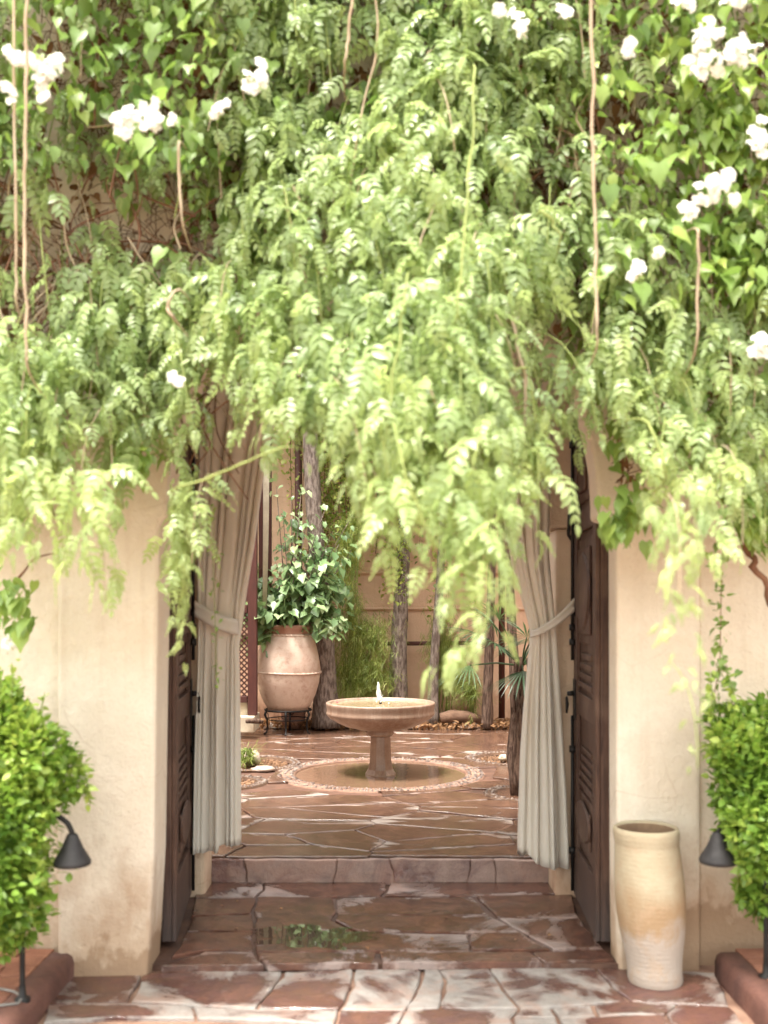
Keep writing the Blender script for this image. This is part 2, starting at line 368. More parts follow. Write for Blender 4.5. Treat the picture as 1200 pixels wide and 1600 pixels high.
def scatter_parts(name, stuffname, protos, items, mat, parent, nmax=300, size=.1, smooth=True):
    """the nmax items that show largest become parts of their own, the rest one stuff part"""
    def score(it):
        p = Vector(it[1])
        if p.y < .5: return -1
        px = CX+p.x/p.y*F; py = HY-(p.z-EYE)/p.y*F
        if not (-10 < px < 1210 and -10 < py < 1610): return -1
        return it[3]/p.y+it[5] if len(it) > 5 else it[3]/p.y
    order = sorted(range(len(items)), key=lambda i: -score(items[i]))
    top = order[:nmax]; rest = order[nmax:]
    meshes = {}
    for i in top:
        it = items[i]; q = round(it[4]*5)/5; key = (it[0], q)
        if key not in meshes:
            pv, pt = protos[it[0]]
            me = bpy.data.meshes.new(name); me.from_pydata(pv.tolist(), [], pt.tolist()); me.update()
            me.materials.append(mat); tint_mesh(me, [q]*len(pv))
            if smooth: me.polygons.foreach_set('use_smooth', [True]*len(me.polygons))
            meshes[key] = me
        o = bpy.data.objects.new(name, meshes[key]); C.objects.link(o)
        o.matrix_basis = Matrix.LocRotScale(Vector(it[1]), it[2].to_quaternion(), Vector((it[3],)*3))
        adopt(o, parent)
    if rest: merged(stuffname, protos, [items[i] for i in rest], mat, parent, smooth=smooth)

def leaflet(mb, base, d, nrm, L, W, fold=.25, curl=.15, tip=1.0):
    d = d.normalized(); sdir = nrm.cross(d).normalized(); nrm = d.cross(sdir).normalized()
    def P(t, s_, h=0): return base+d*(L*t)+sdir*(W*s_)+nrm*(h*W-curl*L*t*t)
    mb.add([P(0, 0), P(.28, .85, fold), P(.28, 0), P(.28, -.85, fold), P(.62, .8, fold), P(.62, 0), P(.62, -.8, fold), P(tip, 0)],
           [(0, 2, 1), (0, 3, 2), (1, 2, 5, 4), (2, 3, 6, 5), (4, 5, 7), (5, 6, 7)])
def make_frond(seed, pairs=5, L=.18, a0=-30, a1=-86, ll=.046, lw=.0125):
    r = random.Random(seed); mb = MB(); p = Vector((0, 0, 0)); pts = [p.copy()]; n = pairs+1
    tans = []; side = r.uniform(-.12, .12)
    for i in range(n+1):
        f = i/n; a = R(a0+(a1-a0)*min(1, f*1.3)**.8); t = Vector((math.cos(a), side*f, math.sin(a))).normalized(); tans.append(t)
        p = p+t*(L/(n+1)); pts.append(p.copy())
    mb.tube(pts, [.0014]*len(pts), 3, False)
    for i in range(1, n+1):
        t = tans[i]; nr = Vector((0, 1, 0)).cross(t)*-1
        if nr.x < 0: nr = -nr
        s_ = [.78, 1, 1, .95, .82, .7, .6, .55][i-1]
        for sg in (-1, 1):
            a = R(66+r.uniform(-8, 8)-4*i); d = t*math.cos(a)+Vector((0, sg, 0))*math.sin(a)+nr*r.uniform(-.12, .28)
            leaflet(mb, pts[i], d, nr+Vector((0, sg*.30, 0)), ll*s_*r.uniform(.85, 1.15), lw*s_*r.uniform(.9, 1.15), .22, .24)
    nr = Vector((0, 1, 0)).cross(tans[-1])
    if nr.x < 0: nr = -nr
    leaflet(mb, pts[-1], tans[-1], nr, ll*.8, lw*.8, .3, .1)
    return proto(mb)
def make_simple_leaf(L, W, fold=.25, curl=.2, shape='ovate'):
    mb = MB()
    if shape == 'heart':
        h = fold
        pts = [(0, 0, 0), (-.12, .55, h), (.12, .95, h), (.5, .85, h*.8), (.8, .35, h*.3), (1.1, 0, -.1), (.8, -.35, h*.3), (.5, -.85, h*.8), (.12, -.95, h), (-.12, -.55, h), (.45, 0, 0)]
        vs = [Vector((a*L, b*W, c*W-curl*L*a*a)) for a, b, c in pts]
        mb.add(vs, [(0, 10, 2, 1), (10, 3, 2), (10, 5, 4, 3), (10, 7, 6, 5), (10, 8, 7), (0, 9, 8, 10)])
    elif shape == 'lobed':
        pts = [(0, 0, 0), (.0, .62, .22), (.28, .60, .12), (.55, .88, .2), (.74, .55, .08), (1, 0, -.1), (.74, -.55, .08), (.55, -.88, .2), (.28, -.60, .12), (.0, -.62, .22), (.4, 0, 0)]
        vs = [Vector((a*L, b*W, c*W-curl*L*a*a)) for a, b, c in pts]
        mb.add(vs, [(0, 10, 2, 1), (10, 4, 3, 2), (10, 5, 4), (10, 6, 5), (10, 8, 7, 6), (0, 9, 8, 10)])
    else:
        leaflet(mb, Vector((0, 0, 0)), Vector((1, 0, 0)), Vector((0, 0, 1)), L, W, fold, curl)
    return proto(mb)
def rand_rot(r, up=.5):
    return frames(r.uniform(0, 2*PI), r.uniform(-.9, 1.2), r.uniform(-.8, .8))

# ================================================================= GROUND AND PAVING
def sheet(name, x0, x1, y0, y1, z, mat, holes=None):
    mb = MB(); mb.add([(x0, y0, z), (x1, y0, z), (x1, y1, z), (x0, y1, z)], [(0, 1, 2, 3)])
    o = mb.build(name, mat); o['kind'] = 'structure'; return o
sheet('ground', -150, 150, -150, 150, -.12, GROUNDM)

def box_struct(name, mat, *b, bevel=0):
    o = MB().box(*b).build(name, mat, bevel=bevel); o['kind'] = 'structure'; return o
forecourt = box_struct('forecourt_paving', MORTAR, -1.42, 1.50, -3, 4.60, -.11, -.045)
box_struct('wall_footing', MORTAR, 1.145, 5, 4.565, 4.75, -.11, -.047)
passage = box_struct('passage_paving', JOINT, -1.14, 1.14, 4.602, 5.93, -.10, -.014)

def roughen(poly, step=.045, amp=.006, seed=0):
    out = []
    n = len(poly)
    for i in range(n):
        a, b = poly[i], poly[(i+1) % n]; L = math.hypot(b[0]-a[0], b[1]-a[1]); k = max(1, int(L/step))
        for j in range(k):
            t = j/k; x = a[0]+(b[0]-a[0])*t; y = a[1]+(b[1]-a[1])*t
            q = Vector((x*7+seed, y*7, seed*.7)); s_ = 1 if j else .4
            out.append((x+noise.noise(q)*amp*2*s_, y+noise.noise(q+Vector((9, 4, 2)))*amp*2*s_))
    return out
def area(p): return .5*sum(p[i][0]*p[(i+1) % len(p)][1]-p[(i+1) % len(p)][0]*p[i][1] for i in range(len(p)))
def shrink(poly, g):
    if area(poly) < 0: poly = poly[::-1]
    n = len(poly); out = []
    for i in range(n):
        a, b, c = Vector(poly[i-1]), Vector(poly[i]), Vector(poly[(i+1) % n])
        e1 = (b-a); e2 = (c-b)
        if e1.length < 1e-6 or e2.length < 1e-6: out.append(tuple(b)); continue
        n1 = Vector((-e1.y, e1.x)).normalized(); n2 = Vector((-e2.y, e2.x)).normalized(); m = n1+n2
        if m.length < 1e-4: out.append(tuple(b)); continue
        m.normalize(); d = g/max(.45, m.dot(n1)); out.append((b.x+m.x*d, b.y+m.y*d))
    return out
srng = random.Random(5)
def flagstone(poly, z, parent, mat, thick=.03, gap=.006, bev=.006, amp=.006, name='flagstone', tilt=.006):
    poly = shrink(poly, gap)
    if area(poly) < .004: return
    p = roughen(poly, .05, amp, srng.uniform(0, 50)); n = len(p)
    cx = sum(q[0] for q in p)/n; cy = sum(q[1] for q in p)/n
    dz = srng.uniform(-.002, .003); tx, ty = srng.uniform(-tilt, tilt), srng.uniform(-tilt, tilt)
    inn = shrink(p, bev); inn2 = [(cx+(q[0]-cx)*.66, cy+(q[1]-cy)*.66) for q in inn]
    def zz(x, y, k): return dz+tx*(x-cx)+ty*(y-cy)+k
    me = bpy.data.meshes.new(name)
    V = [(x-cx, y-cy, -thick) for x, y in p]+[(x-cx, y-cy, zz(x, y, -bev*.8)) for x, y in p]+[(x-cx, y-cy, zz(x, y, 0)) for x, y in inn]
    V += [(x-cx, y-cy, zz(x, y, .002*noise.noise(Vector((x*4, y*4, 1))))) for x, y in inn2]+[(0, 0, zz(cx, cy, 0))]
    Fc = []
    for r_ in range(3):
        for i in range(n): a = r_*n+i; b = r_*n+(i+1) % n; Fc.append((a, b, b+n, a+n))
    for i in range(n): Fc.append((3*n+i, 3*n+(i+1) % n, 4*n))
    me.from_pydata(V, [], Fc); me.update()
    ea = me.attributes.new('edge', 'FLOAT', 'POINT'); ea.data.foreach_set('value', [0]*(2*n)+[0]*n+[.75]*n+[1])
    o = link(me, name, mat); o.location = (cx, cy, z); adopt(o, parent); return o

def polys_px(lst, z):
    return [[tuple(gnd(x, y, z)[:2]) for x, y in p] for p in lst]
ZF = -.03
fore = polys_px([
 [(100, 1523), (224, 1521), (203, 1566), (72, 1570)],
 [(224, 1521), (330, 1517), (443, 1517), (402, 1577), (300, 1572), (203, 1566)],
 [(443, 1517), (553, 1513), (552, 1540), (530, 1577), (402, 1577)],
 [(553, 1513), (660, 1512), (655, 1540), (634, 1577), (530, 1577), (552, 1540)],
 [(660, 1512), (683, 1511), (696, 1532), (688, 1574), (634, 1577), (655, 1540)],
 [(683, 1511), (764, 1510), (785, 1545), (812, 1575), (688, 1574), (696, 1532)],
 [(764, 1510), (930, 1511), (955, 1540), (985, 1563), (860, 1574), (812, 1575), (785, 1545)],
 [(930, 1511), (1122, 1519), (1140, 1572), (985, 1563), (955, 1540)],
 [(72, 1570), (203, 1566), (300, 1572), (306, 1592), (180, 1590), (64, 1600)],
 [(300, 1572), (402, 1577), (530, 1577), (524, 1602), (420, 1596), (306, 1592)],
 [(530, 1577), (634, 1577), (614, 1612), (560, 1606), (524, 1602)],
 [(634, 1577), (688, 1574), (812, 1575), (800, 1590), (806, 1604), (700, 1606), (614, 1612)],
 [(812, 1575), (860, 1574), (866, 1582), (872, 1590), (800, 1590)],
 [(860, 1574), (925, 1569), (930, 1580), (934, 1588), (872, 1590), (866, 1582)],
 [(925, 1569), (985, 1563), (1060, 1568), (1040, 1584), (934, 1588), (930, 1580)],
 [(1060, 1568), (1140, 1572), (1175, 1612), (1050, 1606), (1040, 1584)],
 [(800, 1590), (872, 1590), (880, 1616), (806, 1604)],
 [(872, 1590), (934, 1588), (1040, 1584), (1050, 1606), (960, 1616), (880, 1616)],
], ZF)
for p in fore: flagstone(p, ZF, forecourt, STONE_F, gap=.0075, amp=.009)
pas = polys_px([
 [(246, 1511), (318, 1486), (398, 1487), (405, 1500), (417, 1508)],
 [(398, 1487), (500, 1487), (590, 1486), (594, 1506), (417, 1508), (405, 1500)],
 [(590, 1486), (735, 1486), (828, 1486), (850, 1503), (594, 1506)],
 [(828, 1486), (944, 1482), (965, 1500), (850, 1503)],
 [(264, 1497), (290, 1456), (397, 1455), (398, 1487), (318, 1486)],
 [(397, 1455), (560, 1456), (735, 1457), (735, 1486), (590, 1486), (500, 1487), (398, 1487)],
 [(735, 1457), (815, 1456), (862, 1484), (828, 1486), (735, 1486)],
 [(290, 1456), (296, 1432), (396, 1428), (397, 1455)],
 [(296, 1432), (303, 1404), (400, 1402), (396, 1428)],
 [(400, 1402), (522, 1401), (526, 1425), (520, 1438), (560, 1456), (397, 1455), (396, 1428)],
 [(522, 1401), (738, 1401), (755, 1418), (768, 1430), (526, 1428)],
 [(526, 1428), (768, 1430), (815, 1456), (735, 1457), (560, 1456), (520, 1438)],
 [(742, 1400), (898, 1397), (908, 1435), (775, 1434)],
 [(775, 1434), (908, 1435), (944, 1482), (862, 1484), (815, 1456)],
 [(303, 1404), (312, 1376), (408, 1376), (412, 1390), (400, 1402)],
 [(408, 1376), (520, 1374), (610, 1372), (598, 1400), (400, 1402), (412, 1390)],
 [(610, 1372), (760, 1370), (884, 1369), (898, 1397), (742, 1400), (598, 1400)],
], 0)
for p in pas: flagstone(p, 0, passage, STONE_P, gap=.009, amp=.010)

def clip(poly, nx, ny, c):
    out = []; n = len(poly)
    for i in range(n):
        a, b = poly[i], poly[(i+1) % n]; da = nx*a[0]+ny*a[1]-c; db = nx*b[0]+ny*b[1]-c
        if da <= 0: out.append(a)
        if (da < 0 < db) or (db < 0 < da):
            t = da/(da-db); out.append((a[0]+(b[0]-a[0])*t, a[1]+(b[1]-a[1])*t))
    return out
def voronoi(x0, x1, y0, y1, sx, sy, seed, jit=.42):
    r = random.Random(seed); pts = []
    nx, ny = int((x1-x0)/sx)+1, int((y1-y0)/sy)+1
    for j in range(ny):
        for i in range(nx):
            pts.append((x0+(i+.5+(.5 if j % 2 else 0)+r.uniform(-jit, jit))*sx, y0+(j+.5+r.uniform(-jit, jit))*sy))
    cells = []; k = sx/sy
    for a in pts:
        poly = [(x0, y0*k), (x1, y0*k), (x1, y1*k), (x0, y1*k)]
        for b in pts:
            if b is a: continue
            dx, dy = b[0]-a[0], (b[1]-a[1])*k
            if dx*dx+dy*dy > (4.2*sx)**2: continue
            mx, my = (a[0]+b[0])/2, (a[1]+b[1])/2*k
            poly = clip(poly, dx, dy, dx*mx+dy*my)
            if len(poly) < 3: break
        if len(poly) >= 3: cells.append([(p[0], p[1]/k) for p in poly])
    return cells
# foreground paving nearer than the frame shows
for p in voronoi(-1.38, 1.46, 1.2, 3.84, .55, .42, 3): flagstone(p, ZF, forecourt, STONE_F, gap=.006)

ZC = .14
FX, FY = -.03, 8.92
HOLES = [(FX, FY, .905), (1.14, 7.93, .37), (1.22, 9.75, .44), (-1.22, 9.45, .46), (-1.30, 8.45, .34)]
court = MB()
# mortar bed with round openings: one ngon ring per hole is avoided by laying it as a grid of small quads
gx0, gx1, gy0, gy1, gs = -4.6, 4.6, 5.96, 12.0, .08
nx, ny = int((gx1-gx0)/gs), int((gy1-gy0)/gs)
vid = {}
def gv(i, j):
    if (i, j) not in vid: vid[(i, j)] = len(court.v); court.v.append((gx0+i*gs, gy0+j*gs, ZC-.016))
    return vid[(i, j)]
for j in range(ny):
    for i in range(nx):
        x, y = gx0+(i+.5)*gs, gy0+(j+.5)*gs
        if any(math.hypot(x-a, y-b) < c-.10 for a, b, c in HOLES): continue
        court.f.append((gv(i, j), gv(i+1, j), gv(i+1, j+1), gv(i, j+1)))
courtyard = court.build('courtyard_paving', JOINT); courtyard['kind'] = 'structure'
box_struct('courtyard_subsoil', SOIL, -4.6, 4.6, 6.1, 13.5, -.1, .085)
def push_out(poly):
    p = roughen(poly, .05, 0); res = []
    for x, y in p:
        for a, b, c in HOLES:
            d = math.hypot(x-a, y-b)
            if d < c: x, y = a+(x-a)*c/max(d, 1e-4), b+(y-b)*c/max(d, 1e-4)
        res.append((x, y))
    return res
for p in voronoi(-2.7, 2.7, 5.945, 11.98, .66, .40, 11, .68):
    n = len(p); cx = sum(q[0] for q in p)/n; cy = sum(q[1] for q in p)/n
    if any(math.hypot(cx-a, cy-b) < c*.9 for a, b, c in HOLES): continue
    if any(any(math.hypot(x-a, y-b) < c for x, y in roughen(p, .05, 0)) for a, b, c in HOLES):
        p = push_out(p); q = [p[0]]
        for w in p[1:]:
            if math.hypot(w[0]-q[-1][0], w[1]-q[-1][1]) > .018: q.append(w)
        p = q
    if abs(area(p)) < .02: continue
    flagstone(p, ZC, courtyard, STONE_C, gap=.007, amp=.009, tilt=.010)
# step riser facing, crazed render pieces
step = thing('stone_step', (0, 5.93, 0), 'long pinkish stone step with cracked riser across the doorway', 'step')
MB().box(-1.03, .98, 5.925, 6.02, -.05, .120).build('step_core', MORTAR, step)
xs = [(-1.03, -1.03), (-.79, -.81), (-.30, -.27), (.06, .03), (.47, .50), (.64, .63), (.978, .978)]
for (xa, xb), (xc, xd) in zip(xs, xs[1:]):
    poly = [(xa, -.02), (xc, -.02), ((xc+xd)/2+.01, .06), (xd, .131), (xb, .131), ((xa+xb)/2+.01, .06)]
    poly = shrink(poly, .0018)
    if abs(area(poly)) < .0008: continue
    p = roughen(poly, .035, .005, srng.uniform(0, 40)); n = len(p); q2 = shrink(p, .005)
    y0 = 5.902+srng.uniform(-.004, .004); sl = srng.uniform(-.02, .02)
    cx = sum(q[0] for q in p)/n; cz = sum(q[1] for q in p)/n
    mb = MB(); mb.v = [(x, 5.935, z) for x, z in p]+[(x, y0+.004+sl*(x-cx), z) for x, z in p]+[(x, y0+sl*(x-cx), z) for x, z in q2]+[(cx, y0, cz)]
    for r_ in range(2):
        for i in range(n): mb.f.append((r_*n+i, r_*n+(i+1) % n, (r_+1)*n+(i+1) % n, (r_+1)*n+i))
    for i in range(n): mb.f.append((2*n+i, 2*n+(i+1) % n, 3*n))
    mb.build('facing_stone', RISER, step)
# puddle on the passage paving
prng = random.Random(2); mb = MB(); pv = []
for k in range(90):
    a = 2*PI*k/90; q = gnd(486+96*math.cos(a), 1464+17*math.sin(a)); s_ = 1+.7*noise.noise(Vector((math.cos(a)*2.6, math.sin(a)*2.6, 3)))+.25*noise.noise(Vector((math.cos(a)*7, math.sin(a)*7, 5)))
    c0 = gnd(486, 1464); pv.append((c0.x+(q.x-c0.x)*s_, c0.y+(q.y-c0.y)*s_, .0055))
mb.add(pv, [tuple(range(90))]); tag(mb.build('puddle', PUDDLE), kind='structure')

# raised beds at both sides of the forecourt
def ledge(side, label):
    s = side; xe = 1.36 if s < 0 else 1.455
    t = thing('planting_ledge', (s*(xe+.3), 3.9, ZF), label, 'ledge')
    x0, x1 = sorted((s*xe, s*(xe+.10)))
    m = MB(); N = 30
    for i in range(N+1):     # rounded kerb, slightly wavy
        y = 1.0+(4.50-1.0)*i/N; w = .006*noise.noise(Vector((y*5, s, 0)))
        for (dx, z) in ((0, -.10), (0, .035), (.008, .062), (.028, .074), (.10, .074), (.10, -.1)):
            m.v.append((s*(xe+dx)+w, y, z))
    for i in range(N):
        for k in range(5):
            a = i*6+k; m.f.append((a, a+1, a+7, a+6) if s > 0 else (a+1, a, a+6, a+7))
    m.f.append(tuple(range(6))); m.f.append(tuple(N*6+k for k in range(6)))
    m.build('kerb', KERB, t, True)
    MB().box(*sorted((s*(xe+.10), s*(xe+.50))), 1.0, 4.56, -.10, .055).build('mortar_bed', MORTAR, t)
    r = random.Random(7+s); nb = 0
    y = 1.1; row = 0
    bw, bl = .115, .235
    while y < 4.50:
        x = .105-(.1 if row % 2 else 0)
        while x < .50:
            a, b = max(x, .104), min(x+bl-.008, .50)
            if b-a > .04:
                M = Matrix.Translation((s*(xe+(a+b)/2), y+bw/2, .066+r.uniform(-.002, .002))) @ Matrix.Rotation(r.uniform(-.02, .02), 4, 'Z')
                MB().box(-(b-a)/2, (b-a)/2, -bw/2+.004, min(bw/2-.004, 4.545-y-bw/2), -.02, .008+r.uniform(0, .002), M).build('brick', BRICK, t, bevel=.003)
            x += bl
        y += bw; row += 1
    MB().box(*sorted((s*(xe+.5), s*5)), 1.0, 4.56, -.11, .02).build('soil', SOIL, t)
    return t
ledge(-1, 'low red tiled planting ledge under the left hedge, grey cable lying on it')
ledge(1, 'low red tiled planting ledge beside the tall clay pot')

# ================================================================= ENTRANCE WALL
wall = thing('entrance_wall', (0, 4.6, 0), 'tall cream plastered garden wall with arched doorway, overgrown with vines', 'wall')
def outline_wall(out, y0, y1, name, mat, parent, bevel=.02):
    mb = bmesh.new(); vs = [mb.verts.new((x, y0, z)) for x, z in out]; f = mb.faces.new(vs)
    r = bmesh.ops.extrude_face_region(mb, geom=[f]); 
    for v in r['geom']:
        if isinstance(v, bmesh.types.BMVert): v.co.y = y1
    for v in mb.verts:
        if v.co.y < y0+.01: v.co.y += .045*(v.co.x+1)
    bmesh.ops.recalc_face_normals(mb, faces=mb.faces)
    me = bpy.data.meshes.new(name); mb.to_mesh(me); mb.free()
    o = link(me, name, mat, parent, False, bevel)
    return o
arch = []
for k in range(0, 25):
    a = PI*k/24; arch.append((.955*math.cos(a), 2.05+1.12*math.sin(a)))
out = [(-1.43, -.1), (-1.43, 5.2), (1.425, 5.2), (1.425, -.1), (1.052, -.1), (1.045, .3), (1.04, 1.965), (.955, 1.985)]+arch[0:]+[(-.955, 1.985), (-.985, 1.965), (-1.0, 1.2), (-1.01, .5), (-1.03, .12), (-1.045, -.1)]
outline_wall(out, 4.50, 4.76, 'arch_wall', CREAM, wall, .028)
for s, xa in ((-1, 1.431), (1, 1.426)):
    MB().box(*sorted((s*xa, s*6)), 4.575 if s < 0 else 4.675, 4.76, -.1, 5.2).build('side_wall', CREAM, wall, bevel=.02)
# passage side walls, ceiling
for s in (-1, 1):
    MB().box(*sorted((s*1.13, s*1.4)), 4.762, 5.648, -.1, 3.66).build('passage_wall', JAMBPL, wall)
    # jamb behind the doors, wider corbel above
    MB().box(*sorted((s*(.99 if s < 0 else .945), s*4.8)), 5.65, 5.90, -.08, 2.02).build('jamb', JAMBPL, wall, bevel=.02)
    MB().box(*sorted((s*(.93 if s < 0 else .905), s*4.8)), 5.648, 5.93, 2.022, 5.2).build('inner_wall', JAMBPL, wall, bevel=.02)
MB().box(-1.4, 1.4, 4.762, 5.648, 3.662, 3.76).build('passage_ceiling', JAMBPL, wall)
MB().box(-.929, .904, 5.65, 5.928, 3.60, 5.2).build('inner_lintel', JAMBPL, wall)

# ================================================================= DOORS
def door(side, hinge, far, label):
    t = thing('wooden_door', (hinge[0], hinge[1], .01), label, 'door')
    hx, hy = hinge; fx, fy = far; L = math.hypot(fx-hx, fy-hy); ux, uy = (fx-hx)/L, (fy-hy)/L
    # n points into the passage
    nx_, ny_ = (uy, -ux) if side < 0 else (-uy, ux)
    M = Matrix(((ux, nx_, 0, hx), (uy, ny_, 0, hy), (0, 0, 1, 0), (0, 0, 0, 1)))
    def ztop(u): 
        q = min(1, max(0, (L-u)/L)); return 2.0+1.05*math.sqrt(max(0, 1-q*q))*.96
    def strip(u0, u1, z0, z1, n0, n1, name, arched=False, bev=.004, steps=14, zoff=0):
        m = MB(); k = steps if arched else 1
        for i in range(k+1):
            u = u0+(u1-u0)*i/k; zt = ztop(u)+zoff if arched else z1
            for (nn, z) in ((n0, z0), (n1, z0), (n1, zt), (n0, zt)): m.v.append(tuple(M @ Vector((u, nn, z))))
        for i in range(k):
            for j in range(4): a = i*4+j; b = i*4+(j+1) % 4; m.f.append((a, b, b+4, a+4))
        m.f.append((0, 3, 2, 1)); m.f.append(tuple(k*4+j for j in range(4)))
        bm = bmesh.new(); me = m.mesh(name); bm.from_mesh(me); bmesh.ops.recalc_face_normals(bm, faces=bm.faces); bm.to_mesh(me); bm.free()
        return link(me, name, WOOD, t, False, bev)
    strip(.0, L, .02, 0, -.045, 0, 'door_leaf', True)
    strip(.0, .11, .021, 0, .001, .022, 'stile', True, steps=3, zoff=-.002)
    strip(L-.12, L, .021, 0, .001, .022, 'stile', True, steps=3, zoff=-.002)
    strip(.111, L-.121, .021, .30, .001, .021, 'rail')
    strip(.111, L-.121, 1.02, 1.14, .001, .021, 'rail')
    strip(.111, L-.121, 1.98, 2.09, .001, .021, 'rail')
    def panel(u0, u1, z0, z1):
        strip(u0, u1, z0, z1, .001, .012, 'panel')
        strip(u0+.05, u1-.05, z0+.05, z1-.05, .013, .026, 'raised_panel', bev=.010)
    panel(.14, L-.15, .34, .62)
    # stack of angled mouldings, like carved chevrons
    for k in range(5): strip(.15+.015*k, L-.16-.015*k, .66+.045*k, .685+.045*k, .001, .020-.002*k, 'moulding')
    # tall pointed panel
    def almond(zc, hw, hz, n0, n1, name='carved_panel'):
        m = MB(); uc = L*.5; K = 24; ring = []
        for k in range(K):
            a = 2*PI*k/K; ring.append((uc+hw*math.copysign(abs(math.cos(a))**1.2, math.cos(a)), zc+hz*math.sin(a)))
        for nn, sc_ in ((n0, 1), (n1, .93)):
            for (u, z) in ring: m.v.append(tuple(M @ Vector((uc+(u-uc)*sc_, nn, zc+(z-zc)*sc_))))
        for k in range(K): a, b = k, (k+1) % K; m.f.append((a, b, b+K, a+K))
        m.f.append(tuple(range(K, 2*K)))
        bm = bmesh.new(); me = m.mesh(name); bm.from_mesh(me); bmesh.ops.recalc_face_normals(bm, faces=bm.faces); bm.to_mesh(me); bm.free()
        link(me, name, WOOD, t)
    almond(.50, .27, .10, .027, .036)
    for k in range(4): strip(.15+.02*k, L-.16-.02*k, 1.17+.05*k, 1.20+.05*k, .001, .02-.002*k, 'moulding')
    panel(.14, L-.15, 1.40, 1.94); almond(1.67, .25, .20, .027, .036)
    panel(.30, L-.15, 2.13, 2.50)
    # ironwork: long bolt rod with barrels, ring handle, strap
    z0 = 1.25
    def P(u, nn, z): return M @ Vector((u, nn, z))
    MB().tube([P(L-.045, .035, .05), P(L-.045, .035, 1.0)], .009, 8).build('bolt_rod', IRON, t, True)
    MB().tube([P(L-.045, .035, 1.30), P(L-.045, .035, 2.72)], .009, 8).build('bolt_rod', IRON, t, True)
    for z in (.25, .8, 1.38, 1.46, 1.54, 2.05, 2.45): MB().tube([P(L-.045, .035, z), P(L-.045, .035, z+.035)], .018, 8).build('bolt_keeper', IRON, t, True)
    ring = [P(L-.07+.0*math.cos(a), .055+.02*math.sin(a*.5), 1.06+.04*math.sin(a))+Vector((0, .04*math.cos(a), 0)) for a in [2*PI*k/12 for k in range(13)]]
    MB().tube(ring, .007, 6, False).build('ring_handle', IRON, t, True)
    strip(L-.10, L-.02, .98, 1.20, .0225, .030, 'lock_plate').data.materials[0] = IRON
    MB().tube([P(L-.06, .03, 1.12), P(L-.06, .065, 1.12)], [.016, .012], 8).build('door_knob', IRON, t, True)
    MB().tube([P(L-.03, .03, 2.10), P(L-.03, .05, 2.09), P(L-.03, .055, 1.98), P(L-.03, .035, 1.95)], .010, 6).build('hook', IRON, t, True)
    return t
door(-1, (-.995, 4.80), (-1.075, 5.60), 'dark carved wooden door leaf folded back beside the left curtain')
door(1, (1.015, 4.80), (1.06, 5.60), 'dark carved wooden door leaf folded back beside the tall clay pot')
# lighter timber door post seen edge-on
for s, x in ((1, 1.02), (-1, -1.0)):
    pass

# ================================================================= CURTAINS
def lerp(keys, v):
    if v <= keys[0][0]: return keys[0][1]
    for (a, x), (b, y) in zip(keys, keys[1:]):
        if v <= b: t = (v-a)/(b-a); return x+(y-x)*t
    return keys[-1][1]
def smoothkeys(keys, v, w=12): return (lerp(keys, v-w)+2*lerp(keys, v)+lerp(keys, v+w))/4
def curtain(Y, lk, rk, ztop, bottom, folds, tie, label, side):
    t = thing('curtain', at((lk[-1][1]+rk[-1][1])/2, bottom, Y), label, 'curtain', 'curtains tied back in the doorway')
    N, Mv = 150, 70; m = MB(); r = random.Random(side+3)
    pyT = HY-(ztop-EYE)*F/Y
    ph = [r.uniform(0, 6) for _ in range(6)]
    for j in range(Mv+1):
        py = pyT+(bottom-pyT)*j/Mv
        xl, xr = smoothkeys(lk, py), smoothkeys(rk, py); w = xr-xl
        dtie = abs(py-tie)
        amp = .006+(.020 if py > tie else .024)*min(1, dtie/140)
        for i in range(N+1):
            u = i/N; uu = u+.055*math.sin(u*7+ph[0])+.03*math.sin(u*17+ph[1])+.012*noise.noise(Vector((u*5, py*.006, 1))); drift = .35*math.sin(py*.006+ph[2])
            a = 2*PI*folds*uu+drift
            f = math.sin(a); f = math.copysign(abs(f)**.75, f)
            yy = Y+amp*f*(.25+1.3*max(0, .5+noise.noise(Vector((u*4.5, py*.004, side*3.1)))))+.012*math.sin(2*PI*folds*.43*uu+ph[3])+.03*math.sin(2*PI*uu*1.2+ph[4])*min(1, dtie/200)
            xx = xl+w*(u+.12/folds*math.cos(a))
            hem = 10*math.sin(u*PI*1.1+ph[5]*.3)*0
            b = py+(hem if j == Mv else 0)
            if j == Mv: b += 12*lerp([(0, 0), (.5, 0), (.54, -1), (1, -1.1)], u) if side < 0 else 9*lerp([(0, -2.2), (.3, -.8), (.34, 0), (.62, .5), (1, .9)], u)
            p = at(xx, b, Y); m.v.append((p.x, yy, p.z))
    for j in range(Mv):
        for i in range(N): a = j*(N+1)+i; m.f.append((a, a+1, a+N+2, a+N+1))
    o = m.build('cloth', CLOTH, t, True); so = o.modifiers.new('thickness', 'SOLIDIFY'); so.thickness = .003
    return t
cl = curtain(5.57, [(480, 322), (640, 318), (800, 313), (950, 311), (1010, 311), (1330, 304)],
             [(430, 560), (500, 500), (600, 446), (700, 418), (760, 409), (840, 399), (920, 385), (975, 377), (1010, 372), (1100, 374), (1318, 375)],
             3.3, 1332, 7, 970, 'pale linen curtain at the left of the doorway, tied back beside the clay jar', -1)
cr_ = curtain(5.56, [(430, 600), (600, 735), (700, 765), (800, 788), (880, 802), (930, 815), (985, 831), (1010, 829), (1100, 821), (1180, 816), (1320, 812)],
             [(480, 868), (700, 862), (870, 858), (970, 866), (1100, 876), (1240, 885), (1352, 889)],
             3.3, 1350, 6, 985, 'pale linen curtain at the right of the doorway, tied to the right jamb', 1)
